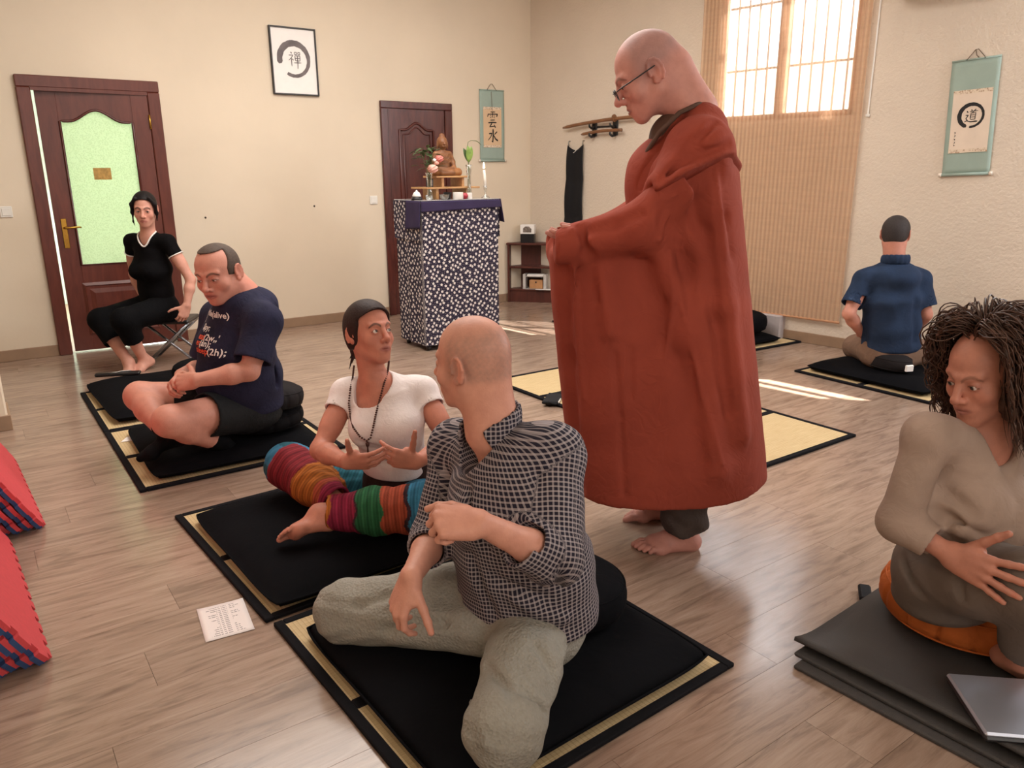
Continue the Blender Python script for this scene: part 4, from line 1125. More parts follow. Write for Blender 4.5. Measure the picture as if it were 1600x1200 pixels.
# ------------------------------------------------------------------ small things on the floor
def text_mat():
    t = NT('printed_sheet'); co = t.coord('Object'); sp = t.n('ShaderNodeSeparateXYZ', {0: co})
    row = t.math('FRACT', t.math('MULTIPLY', sp.outputs['Y'], 1/.0115)); rid = t.math('FLOOR', t.math('MULTIPLY', sp.outputs['Y'], 1/.0115))
    line = t.math('MULTIPLY', t.math('GREATER_THAN', row, .38), t.math('LESS_THAN', row, .72))
    ln = t.n('ShaderNodeTexWhiteNoise', {'W': rid}, noise_dimensions='1D')
    xlim = t.math('ADD', t.math('MULTIPLY', ln.outputs['Value'], .035), .020)
    inx = t.math('LESS_THAN', t.math('ABSOLUTE', sp.outputs['X']), xlim)
    iny = t.math('LESS_THAN', t.math('ABSOLUTE', sp.outputs['Y']), .088)
    wd = t.noise(t.mapping(co, (1, .01, 1)), 330.0, 0.0); wm = t.math('GREATER_THAN', wd.outputs[0], .43)
    k = t.math('MULTIPLY', t.math('MULTIPLY', line, inx), t.math('MULTIPLY', iny, wm))
    t.base(t.mix(t.math('MULTIPLY', k, .8), srgb(234, 224, 222), srgb(70, 62, 66))); t.p(Roughness=.7); return t.m
pts = [FL(298, 957), FL(373, 938), FL(404, 980), FL(332, 1002)]
pc = sum(pts)/4; pu = nrm(pts[1]-pts[0])
o = MB().grid(lambda u, v: (-.074+.148*u, -.105+.21*v, .0008+.002*(2*u-1)**4*(v)), 10, 10).build('printed_sheet', text_mat(), None, True)
o.modifiers.new('t', 'SOLIDIFY').thickness = .0006
o.location = (pc[0], pc[1], .001); o.rotation_euler = (0, 0, atan2(pu[1], pu[0])); tag(o, 'white sheet of printed text lying on the floor by the mats', 'paper')
p_ = FL(188, 690, .016)
o = MB().add([(-.05, -.03, 0), (.07, -.04, 0), (.06, .05, .0), (-.01, .03, .004), (-.05, -.03, .0012), (.07, -.04, .0012), (.06, .05, .0012), (-.01, .03, .0052)], [(0, 1, 2, 3), (7, 6, 5, 4), (0, 4, 5, 1), (1, 5, 6, 2), (2, 6, 7, 3), (3, 7, 4, 0)]).build('folded_paper', M_PAPER); o.location = (p_[0]+.05, p_[1]+.02, .0145); tag(o, 'folded white paper on the straw mat beside the socked foot', 'paper')
p_ = FL(190, 588, .09)
gc = empty('spectacle_case', (p_[0], p_[1], .098), radians(-25), 'slim black case and glasses on the far edge of the empty cushion', 'case')
MB().box(-.16, .12, -.03, .03, 0, .022, .006).build('case_body', M_BLK, gc); MB().tube([(-.15, -.02, .026), (-.02, -.022, .027), (.0, .01, .026), (.06, .012, .027)], .003, 6).build('temple_arm', M_STEEL, gc, True)
p_ = FL(858, 628, .01)
pch = empty('black_pouch', (p_[0]+.03, p_[1], .0155), radians(40), 'open black pouch with a white lining on the mat behind the robe', 'pouch')
MB().box(-.10, .10, -.05, .05, 0, .020, .006).build('pouch_body', M_BLKCL, pch); MB().box(-.075, .0, -.051, -.048, .003, .017, .001).build('lining', M_PAPER, pch)
MB().tube([(-.10, 0, .015), (-.13, .0, .03), (-.14, -.03, .02), (-.11, -.045, .012)], .004, 6).build('strap', M_BLKCL, pch, True)

# ------------------------------------------------------------------ foam jigsaw tiles leaning at the left
M_RED = simple('red_foam', srgb(204, 68, 74), .75, var=.05, scale=50, bump=.15, bscale=300)
M_BLUE = simple('blue_foam', srgb(42, 70, 116), .75, var=.05, scale=50, bump=.15, bscale=300)
M_DKF = simple('dark_foam', srgb(44, 34, 36), .8)
def tooth_outline(L, n=12, d=.022):
    pts = []
    step = L/(2*n)
    for side in range(4):
        P = []
        for i in range(2*n):
            out = d if i % 2 else 0.0
            a, b = i*step, (i+1)*step; w = step*.12 if i % 2 else -step*.12
            P += [(a-w*(1 if i else 0), out), (b+w*(1 if i < 2*n-1 else 0), out)]
        for (s_, o_) in P[:-1]:
            pts.append([(s_, -o_), (L+o_, s_), (L-s_, L+o_), (-o_, L-s_)][side])
    return pts
TL = 1.0
out = tooth_outline(TL)
tile_r = MB().prism(out, lambda u, v, h: (u, v, h), .0150, .030).mesh('red_layer'); tile_r.materials.append(M_RED)
tile_b = MB().prism(out, lambda u, v, h: (u, v, h), 0, .0149).mesh('blue_layer'); tile_b.materials.append(M_BLUE)
def foam(corner, along, lean, k, label, group, shift=0.0, flip=False):
    """corner: near bottom point on the floor; along: floor direction of the bottom edge; lean: tilt from the floor"""
    al_ = nrm(along); side = np.cross(al_, [0, 0, 1])            # points to the right of the edge
    upv = -side*cos(lean)+np.array([0, 0, 1])*sin(lean)          # up the face, leaning left
    nn = np.cross(al_, upv); nn = nn if nn[2] > 0 else -nn
    t_ = .0305; dx = t_/sin(lean)
    o = np.array(corner)-side*dx*(k+1)+al_*shift+upv*.02
    e = empty('foam_tile', o, 0, label, 'foam tile', group)
    m = Matrix.Identity(4)
    for i in range(3): m[i][0] = al_[i]; m[i][1] = upv[i]; m[i][2] = nn[i]; m[i][3] = o[i]
    if np.dot(np.cross(al_, upv), nn) < 0: m[0][0], m[1][0], m[2][0] = -al_[0], -al_[1], -al_[2]
    e.matrix_world = m
    for me in (tile_r, tile_b):
        c = bpy.data.objects.new(me.name, me); COL.objects.link(c); c.parent = e
    return e
fa = FL(90, 1040); fb = FL(80, 835)
LN2 = radians(62)
ORD = ['outermost', 'second from the outside', 'third from the outside', 'fourth from the outside', 'fifth from the outside', 'sixth from the outside', 'innermost']
for k in range(7): foam(fa, (-.05, 1, 0), LN2, k, 'red and blue jigsaw foam tile, %s of the near leaning pile' % ORD[k], 'foam tiles in the near leaning pile', .008*(k % 3))
for k in range(4): foam(fb+np.array([0, .05, 0]), (-.05, 1, 0), radians(62), k*1.15, 'red and blue jigsaw foam tile, %s of the far leaning pile' % (ORD[:3]+['innermost'])[k], 'foam tiles in the far leaning pile', .01*(k % 2))

# ------------------------------------------------------------------ folding stool
M_CHROME = simple('stool_steel', srgb(150, 152, 158), .25, .9, var=.05)
sc_ = W(268, 497, 5.86)
st = empty('folding_stool', (sc_[0], sc_[1], 0), radians(-30), 'folding stool with crossed steel legs under the woman by the door', 'stool')
SH = .335
MB().box(-.17, .17, -.15, .15, SH-.03, SH, .012).build('seat', M_BLK, st)
for y in (-.13, .13):
    MB().tube([(-.17, y, .012), (.15, y, SH-.035)], .011, 10).build('leg', M_CHROME, st, True)
    MB().tube([(.17, y*.86, .012), (-.15, y*.86, SH-.035)], .011, 10).build('leg', M_CHROME, st, True)
for x, s_ in ((-.17, 1), (.17, .86)):
    MB().tube([(x, -.13*s_, .012), (x, .13*s_, .012)], .010, 10).build('foot_bar', M_CHROME, st, True)
    MB().tube([(-x*.88, -.13*s_, SH-.037), (-x*.88, .13*s_, SH-.037)], .009, 10).build('top_bar', M_CHROME, st, True)

# ------------------------------------------------------------------ exercise mats and laptop at the right
def rub():
    t = NT('grey_foam_mat'); co = t.coord('Object'); v = t.n('ShaderNodeTexVoronoi', {'Vector': co, 'Scale': 210.0, 'Randomness': .15})
    t.base(srgb(66, 62, 60)); t.p(Roughness=.75); t.bump(v.outputs['Distance'], .5, .002); return t.m
M_RUB = rub()
ya = FL(1250, 1035); 
def ymat(o, ang, w, d, z, h, label):
    e = MB().box(0, w, -d, 0, 0, h, .004).build('exercise_mat', M_RUB); e.location = (o[0], o[1], z); e.rotation_euler = (0, 0, ang); tag(e, label, 'mat', 'grey exercise mats at the right'); return e
ymat((1.780, 1.110), .06, 1.25, .86, 0, .014, 'dark grey exercise mat, lowest of the stack under the orange cushion')
ymat((1.815, 1.135), .045, 1.22, .84, .0145, .014, 'dark grey exercise mat, middle of the stack under the orange cushion')
def curl(u, v):
    return None
e = MB().grid(lambda u, v: (1.22*u, -.86*v, .030+.022*max(0, 1-u*9)**2*1.0+.006*sin(v*4)*max(0, 1-u*5)), 40, 16).build('exercise_mat', M_RUB, None, True)
e.modifiers.new('t', 'SOLIDIFY').thickness = .012; e.location = (1.835, 1.150, .012); e.rotation_euler = (0, 0, .05); tag(e, 'dark grey exercise mat with a lifted corner, topmost under the orange cushion', 'mat', 'grey exercise mats at the right')
o = MB().box(-.05, .05, -.02, .02, 0, .02, .006).build('mat_strap', M_BLKCL); o.location = (2.31, 1.205, .006); o.rotation_euler = (0, 0, .6); tag(o, 'short black strap end poking out behind the exercise mats', 'strap')
M_SILV = simple('brushed_silver', srgb(176, 180, 192), .32, .55, var=.02)
lp0, lp1, lp2 = FL(1478, 1053, .085), FL(1600, 1062, .085), FL(1535, 1188, .085)
lu = nrm(lp1-lp0); lv = nrm(np.cross(lu, [0, 0, 1])); lv = lv if np.dot(lv, lp2-lp0) > 0 else -lv
lp = empty('laptop', (lp0[0], lp0[1], .056), atan2(lu[1], lu[0]), 'closed silver laptop at the right bottom of the frame', 'laptop')
MB().box(0, .33, -.235, 0, .022, .034, .005).build('lid', M_SILV, lp)
MB().box(.002, .328, -.233, -.002, .0045, .0205, .006).build('base', M_BLK, lp)
for x in (.02, .30):
    for y in (-.02, -.21): MB().lathe([(.008, 0), (.008, .005)], (x, y, 0), 10).build('foot', M_BLK, lp)

# ------------------------------------------------------------------ people: body builder
def D(r, h, z): return HR*r+HF*h+np.array([0, 0, 1.0])*z      # direction from right / away / up
def lin(c): return np.array(srgb(*c)[:3])
def join(S, other, k=.02, op=0): return S._add(lambda X: other.evx(X), k, op)
def smooth(x, a, b):
    t = np.clip((x-a)/(b-a), 0, 1); return t*t*(3-2*t)
def frame(y, z):
    y = nrm(y); x = nrm(np.cross(y, z)); z = np.cross(x, y); return np.stack([x, y, z], 1)
def lathe_sphere(c, r, gaze, iris, n=20, m=14):
    F = frame(gaze, (0, 0, 1)); v = []; f = []; col = []
    for j in range(m+1):
        a = pi*j/m
        for i in range(n):
            t = 2*pi*i/n; d = np.array([sin(a)*cos(t), cos(a), sin(a)*sin(t)]); v.append(c+F@d*r)
            col.append((.01, .01, .01) if a < .23 else (iris if a < .50 else lin((212, 200, 194))))
    for j in range(m):
        for i in range(n): f.append((j*n+i, j*n+(i+1) % n, (j+1)*n+(i+1) % n, (j+1)*n+i))
    return np.array(v), np.array(f), np.array(col)

M_SKIN = vcol('skin', .5, .35, .25, 160.0, .0)
M_EYE = vcol('eye', .08, .6)
class Person:
    def __init__(s, joints, skin, label, fine=.003):
        s.J = {k: W(*v) for k, v in joints.items()}; s.S = SDF(); s.skin = lin(skin); s.paint = []; s.fine = []; s.pts = list(s.J.values()); s.fh = fine
        c = s.J['pv']; s.root = empty('person', (c[0], c[1], 0), 0, label, 'person'); s.heads = None; s.late = []
        s.off = np.array([c[0], c[1], 0])
    def __getitem__(s, k): return s.J[k]
    # --- head
    def head(s, face, up=(0, 0, 1), sc=1.0, neck=.055, wide=1.0, jaw=1.0, nose=1.0, gaze=None, lid=0.0, eyes=True, lips=(150, 88, 82), brow=(60, 44, 36), browd=.8, iris=(.05, .03, .02), ear=1.0, age=0.0):
        S = s.S; c = s.J['hd']; F = frame(face, up); s.F = F; s.hc = c; s.hs = sc
        T = lambda x, y, z: c+F@(np.array([x*wide, y, z])*sc)
        R_ = F
        def E(x, y, z, a, b, d, k=.02, op=0, rot=None): S.ell(T(x, y, z), np.array([a*wide, b, d])*sc, R_ if rot is None else R_@rot, k*sc, op)
        def Cp(p, q, ra, rb=None, k=.01, op=0): S.cap(T(*p), T(*q), ra*sc, (rb or ra)*sc, k*sc, op)
        E(0, -.012, .032, .076, .094, .083, .03)
        E(0, .022, -.038, .057, .064, .070, .035)
        for m in (-1, 1):
            Cp((m*.052*jaw, -.008, -.052), (m*.018, .058, -.098), .016*jaw, .014, .028)
            E(m*.040, .050, -.030, .023, .022, .022, .025)
            Cp((m*.010, .083, .021), (m*.044, .066, .024), .008, .007, .014)
            E(m*.031, .098, .000, .019, .018, .0115, .012, 1)
            S.ell(T(m*.031, .0705, -.001), np.array([.0142]*3)*sc, None, .004)
            if eyes:
                hl = .0046*(1-lid)
                E(m*.031, .0850, -.0015-.003*lid, .0115, .011, hl, .0015, 1)
            # ear
            ry = radians(22)*m; ro = np.array([[cos(ry), -sin(ry), 0], [sin(ry), cos(ry), 0], [0, 0, 1]])
            E(m*.079, -.016, -.002, .0075*ear, .018, .030*ear, .006, 0, ro)
            E(m*.088, -.011, .000, .0070, .0105, .019, .004, 1, ro)
            ear_p = [T(m*(.083+.004*cos(a_)), -.016-.018*ear*cos(a_), -.002+.030*ear*sin(a_)) for a_ in np.linspace(-1.0, 3.4, 9)]
            S.chain(ear_p, [.0042*sc]*9, .003)
            E(m*.080, -.008, -.028, .005, .009, .009, .004)
        E(0, .066, -.097, .018, .016, .017, .02)
        Cp((0, .084, .010), (0, .084+.020*nose, -.028), .0078, .0105, .010)
        E(0, .088+.019*nose, -.033, .0118, .0118, .0105, .008)
        for m in (-1, 1):
            E(m*.0125, .080+.013*nose, -.037, .0085, .0100, .0080, .006)
            E(m*.0062, .082+.019*nose, -.0455, .0038, .0045, .004, .003, 1)
        E(0, .071, -.066, .031, .019, .021, .02)
        Cp((-.027, .075, -.0668), (-.005, .0885, -.0620), .0034, .0048, .006); Cp((.027, .075, -.0668), (.005, .0885, -.0620), .0034, .0048, .006)
        Cp((-.023, .076, -.0700), (0, .0870, -.0730), .0042, .0058, .006); Cp((.023, .076, -.0700), (0, .0870, -.0730), .0042, .0058, .006)
        E(0, .095, -.0672, .024, .010, .0012, .0025, 1)
        nb = s.J['nb']
        S.cap(T(0, -.030, -.045), nb+np.array([0, 0, .0]), neck, neck*1.1, .045)
        S.cap(T(0, -.045, -.01), nb-F[:, 1]*.02, neck*.8, neck*1.0, .04)
        s.fine.append((c-.15*sc, c+.15*sc, s.fh)); s.pts += [c-.16*sc, c+.16*sc]
        lp = lin(lips); bc = lin(brow); sk = s.skin
        def face_paint(p, col):
            q = (p-c)@F/sc; q[:, 0] /= wide; x, y, z = q.T; ax = np.abs(x); fr = y > .045
            def put(w, cc):
                nonlocal col; w = np.clip(w, 0, 1)[:, None]; col = col*(1-w)+np.array(cc)*w
            near = (np.linalg.norm(q, axis=1) < .17)
            # warmer cheeks, nose, ears
            w = np.exp(-((ax-.042)**2+(z+.030)**2)/.0006)*.30*fr+np.exp(-(x**2+(z+.030)**2)/.0003)*.30*(y > .085)+.35*(ax > .078)
            put(w*near, sk*np.array([1.0, .72, .68]))
            put(.35*smooth(-((z+.004)**2/.00035+(ax-.031)**2/.0006), -1, 0)*fr, sk*np.array([.72, .60, .60]))
            lipw = smooth(-((x/.030)**2+((z+.0672)/.0118)**2), -1.0, -.5)*(y > .068)
            put(lipw*.7, lp); put(smooth(-((x/.026)**2+((z+.0672+.10*x*x/.02)/.0020)**2), -1, -.2)*(y > .066)*.6, lp*.45)
            arc = .026-.9*(ax-.030)**2/.05*1.6
            put(browd*smooth(-np.abs(z-arc), -.0058, -.0028)*(ax > .010)*(ax < .050)*fr*(y > .05), bc)
            put(.8*smooth(-np.abs(z-(.0052-.020*((ax-.031)/.014)**2*.4-.004*lid)), -.0022, -.0006)*(np.abs(ax-.031) < .0145)*(y > .066), bc*.6)
            return col
        s.paint.append(face_paint)
        if eyes:
            g = nrm(gaze if gaze is not None else F[:, 1])
            for m in (-1, 1):
                v, f, col = lathe_sphere(T(m*.031, .0705, -.001), .0130*sc, g, np.array(iris))
                s.late.append(('eye', v, f, col))
        return T
    def cap_paint(s, fn): s.paint.append(fn)
    # --- torso
    def torso(s, S, wh, dh, ww, dw, wc, dc, off=0.0, sh=.055, k=.05, waist=.45, belly=None, neck=True):
        J = s.J; pv, ch, nb, ls, rs = J['pv'], J['ch'], J['nb'], J['ls'], J['rs']
        us = nrm(rs-ls); uh = nrm(J['rh']-J['lh']); um = nrm(us+uh); wa = pv+(ch-pv)*waist; up = ch+(nb-ch)*.50
        S.ecap(pv, wa, uh, wh+off, dh+off, ww+off, dw+off, k, e=.6)
        S.ecap(wa, ch, um, ww+off, dw+off, wc+off, dc+off, k, e=.6)
        S.ecap(ch, up, us, wc+off, dc+off, wc*.82+off, dc*.72+off, k, e=.5)
        mid = (ls+rs)/2
        for q in (ls, rs):
            S.cap(mid*.4+up*.25+nb*.35, q, .060+off, sh+off, k)
        if belly is not None: S.ell(*belly, k=.06)
    def arm(s, side, ru=.047, re=.038, rf=.036, rw=.026, S=None, k=.02):
        S = S or s.S; a, b, c = s.J[side+'s'], s.J[side+'e'], s.J[side+'w']
        S.cap(a, b, ru*1.06, re, k); S.cap(a+(b-a)*.45, a+(b-a)*.6, ru*.98, ru*.95, k)
        S.cap(b, b+(c-b)*.35, re, rf*1.10, k); S.cap(b+(c-b)*.35, c, rf*1.10, rw, k)
    def leg(s, side, rt=.080, rk=.055, rc=.052, ra=.034, S=None, k=.03):
        S = S or s.S; a, b, c = s.J[side+'h'], s.J[side+'k'], s.J[side+'a']
        S.cap(a, b, rt, rk, k); S.cap(b, b+(c-b)*.35, rk*.95, rc, k); S.cap(b+(c-b)*.35, c, rc, ra, k)
    # --- hand: wrist, finger direction, back-of-hand direction
    def hand(s, side, dirv, dorsal, curl=.5, spread=.10, sc=1.0, thumb=(.75, .45, -.25), thumb_curl=.35, wrist=None, curls=None):
        S = s.S; w = s.J[side+'w'] if wrist is None else wrist; F = frame(dirv, dorsal); g = -1 if side == 'r' else 1
        T = lambda x, y, z: w+F@(np.array([x*g, y, z])*sc)
        kn = [(.031, .090, 0), (.011, .095, .003), (-.010, .090, .001), (-.028, .080, -.004)]
        for i, q in enumerate(kn):
            S.cap(T(q[0]*.55, .004, 0), T(*q), .0165*sc, .0112*sc, .012)
        S.cap(T(.020, .020, -.008), T(.036, .050, -.010), .016*sc, .014*sc, .012)
        S.cap(T(-.022, .020, -.008), T(-.024, .060, -.008), .014*sc, .012*sc, .012)
        lens = [.074, .083, .076, .060]; tips = []
        cs = curls if curls is not None else [curl]*4
        for i, q in enumerate(kn):
            p = np.array(q); a = 0.0; yaw = (1.5-i)*spread
            for j, fr in enumerate((.45, .31, .24)):
                a += cs[i]*(1.0, 1.15, .75)[j]
                d = np.array([sin(yaw)*cos(a), cos(yaw)*cos(a), -sin(a)])
                n_ = p+d*lens[i]*fr
                S.cap(T(*p), T(*n_), (.0094, .0086, .0078)[j]*sc*(1, 1, .97, .88)[i], (.0086, .0078, .0068)[j]*sc*(1, 1, .97, .88)[i], .004)
                p = n_
            tips.append((T(*(p-d*.008+np.array([0, sin(a), cos(a)])*.006)), .0065*sc))
        p = np.array([.034, .030, -.008]); d = nrm(thumb)
        for j, L in enumerate((.040, .032, .026)):
            n_ = p+d*L
            S.cap(T(*p), T(*n_), (.0135, .0108, .0096)[j]*sc, (.0108, .0096, .0080)[j]*sc, .006)
            p = n_; d = nrm(d+np.array([-.5, .3, -.25])*thumb_curl)
        tips.append((T(*(p+np.array([.004, -.006, .004]))), .007*sc))
        c = T(0, .085, -.01); s.fine.append((c-.115*sc, c+.115*sc, s.fh)); s.pts += [c-.12, c+.12]
        nail = s.skin*np.array([1.05, .86, .84])
        def pn(p_, col):
            for t_, r_ in tips:
                wgt = smooth(-np.linalg.norm(p_-t_, axis=1), -r_*1.15, -r_*.75)[:, None]*.7; col = col*(1-wgt)+nail*wgt
            dk = smooth(-np.min([np.linalg.norm(p_-T(*q), axis=1) for q in kn], axis=0), -.016, -.004)[:, None]*.22
            return col*(1-dk)+s.skin*np.array([.95, .66, .62])*dk
        s.paint.append(pn)
    # --- foot
    def foot(s, side, dirv, up=(0, 0, 1), sc=1.0, S=None, toes=True, ankle=None):
        S = S or s.S; a = s.J[side+'a'] if ankle is None else ankle; F = frame(dirv, up); g = 1 if side == 'l' else -1
        T = lambda x, y, z: a+F@(np.array([x*g, y, z])*sc)          # +x = big-toe side
        S.cap(T(0, -.010, -.005), T(0, -.040, -.045), .034*sc, .030*sc, .025)
        S.cap(T(.004, -.005, -.015), T(.010, .095, -.052), .034*sc, .026*sc, .03)
        S.cap(T(-.006, -.030, -.052), T(-.020, .090, -.060), .026*sc, .020*sc, .03)
        S.cap(T(.026, .095, -.058), T(-.030, .075, -.062), .022*sc, .017*sc, .025)
        if toes:
            for i, (x, y, L, r) in enumerate(((.030, .100, .058, .0135), (.010, .108, .048, .0095), (-.008, .104, .044, .009), (-.023, .097, .038, .0085), (-.037, .085, .032, .0085))):
                S.chain([T(x, y, -.058), T(x*1.02, y+L*.6, -.058+.004*(i > 0)), T(x*1.02, y+L, -.068+.003*(i > 0))], [r*1.1*sc, r*sc, r*.9*sc], .005)
        else:
            S.cap(T(.022, .10, -.058), T(.014, .150, -.062), .024*sc, .018*sc, .03); S.cap(T(-.026, .09, -.062), T(-.016, .135, -.064), .018*sc, .016*sc, .03)
        c = T(0, .06, -.04)
        if S is s.S: s.fine.append((c-.15*sc, c+.15*sc, s.fh*1.15))
        s.pts += [c-.15, c+.15]
    def cloth(s, name, S, h, mat, pad=.12, colour=None, attrs=None, pts=None, relax=1, label=None, parent=None, fine=()):
        lo, hi = S.bounds(pts if pts is not None else s.pts, pad); lo[2] = max(lo[2], -.01)
        v, f = S.surface(lo, hi, h, fine, relax)
        o = npmesh(name, v, f, mat, None, colour, attrs)
        o.parent = parent or s.root
        o.matrix_parent_inverse = Matrix.Translation(-Vector(s.off))
        if label: o['label'] = label
        return o
    def body(s, h=.007):
        lo, hi = s.S.bounds(s.pts, .10); lo[2] = max(lo[2], -.01)
        v, f = s.S.surface(lo, hi, h, s.fine, 1)
        sk = s.skin
        def colour(p):
            col = np.tile(sk, (len(p), 1))
            for fn in s.paint: col = fn(p, col)
            return col
        o = npmesh('body', v, f, M_SKIN, None, colour); o.parent = s.root; o.matrix_parent_inverse = Matrix.Translation(-Vector(s.off)); s.bodyo = o
        for nm, v, f, col in s.late:
            e = npmesh(nm, v, f, M_EYE, None, col); e.parent = s.root; e.matrix_parent_inverse = Matrix.Translation(-Vector(s.off))
        return o
    def part(s, o, parent=None):
        o.parent = parent or s.root; o.matrix_parent_inverse = Matrix.Translation(-Vector(s.off)); return o
    # hair shell in head coordinates: keep(q)->signed value, negative inside the hair region
    def hair(s, name, mat, thick, keep, h=.004, extra=None, wide=1.0, lump=.0, label=None):
        c, F, sc = s.hc, s.F, s.hs; S = SDF(); A = lambda x, y, z: c+F@(np.array([x*wide, y, z])*sc)
        S.ell(A(0, -.012, .032), np.array([.076*wide+thick, .094+thick, .083+thick])*sc, F, .02)
        S.ell(A(0, -.040, -.020), np.array([.060*wide+thick, .056+thick, .066+thick])*sc, F, .03)
        S.func(lambda p: keep(((p-c)@F/sc))*sc, .006, 2)
        if extra: extra(S, A)
        if lump: S.disp = lambda p: lump*(np.sin(p[:, 0]*95+np.sin(p[:, 2]*60)*2)*np.sin(p[:, 1]*90+p[:, 2]*40)).astype(np.float32)
        v, f = S.surface(c-.19*sc, c+.19*sc, h, (), 1)
        return s.part(npmesh(name, v, f, mat))
def limbcloth(S, pts, rads, cut0=None, cut1=None, hollow=.006, k=.02, depth=.05, op_k=.02):
    """a sleeve or trouser leg: tube along pts, cut flat at the ends named (fraction of the end segment), hollow at the cut"""
    s2 = SDF(); pts = [np.array(p, float) for p in pts]; rads = list(rads)
    s2.chain(pts, rads, k)
    if cut1 is not None:
        a, b = pts[-2], pts[-1]; c = a+(b-a)*cut1; r = rads[-2]+(rads[-1]-rads[-2])*cut1
        s2.plane(c, b-a, .004)
        if hollow is not None: s2.cap(c-nrm(b-a)*depth, c+nrm(b-a)*.05, r-hollow-.006, r-hollow, .003, 1)
    join(S, s2, op_k); return s2

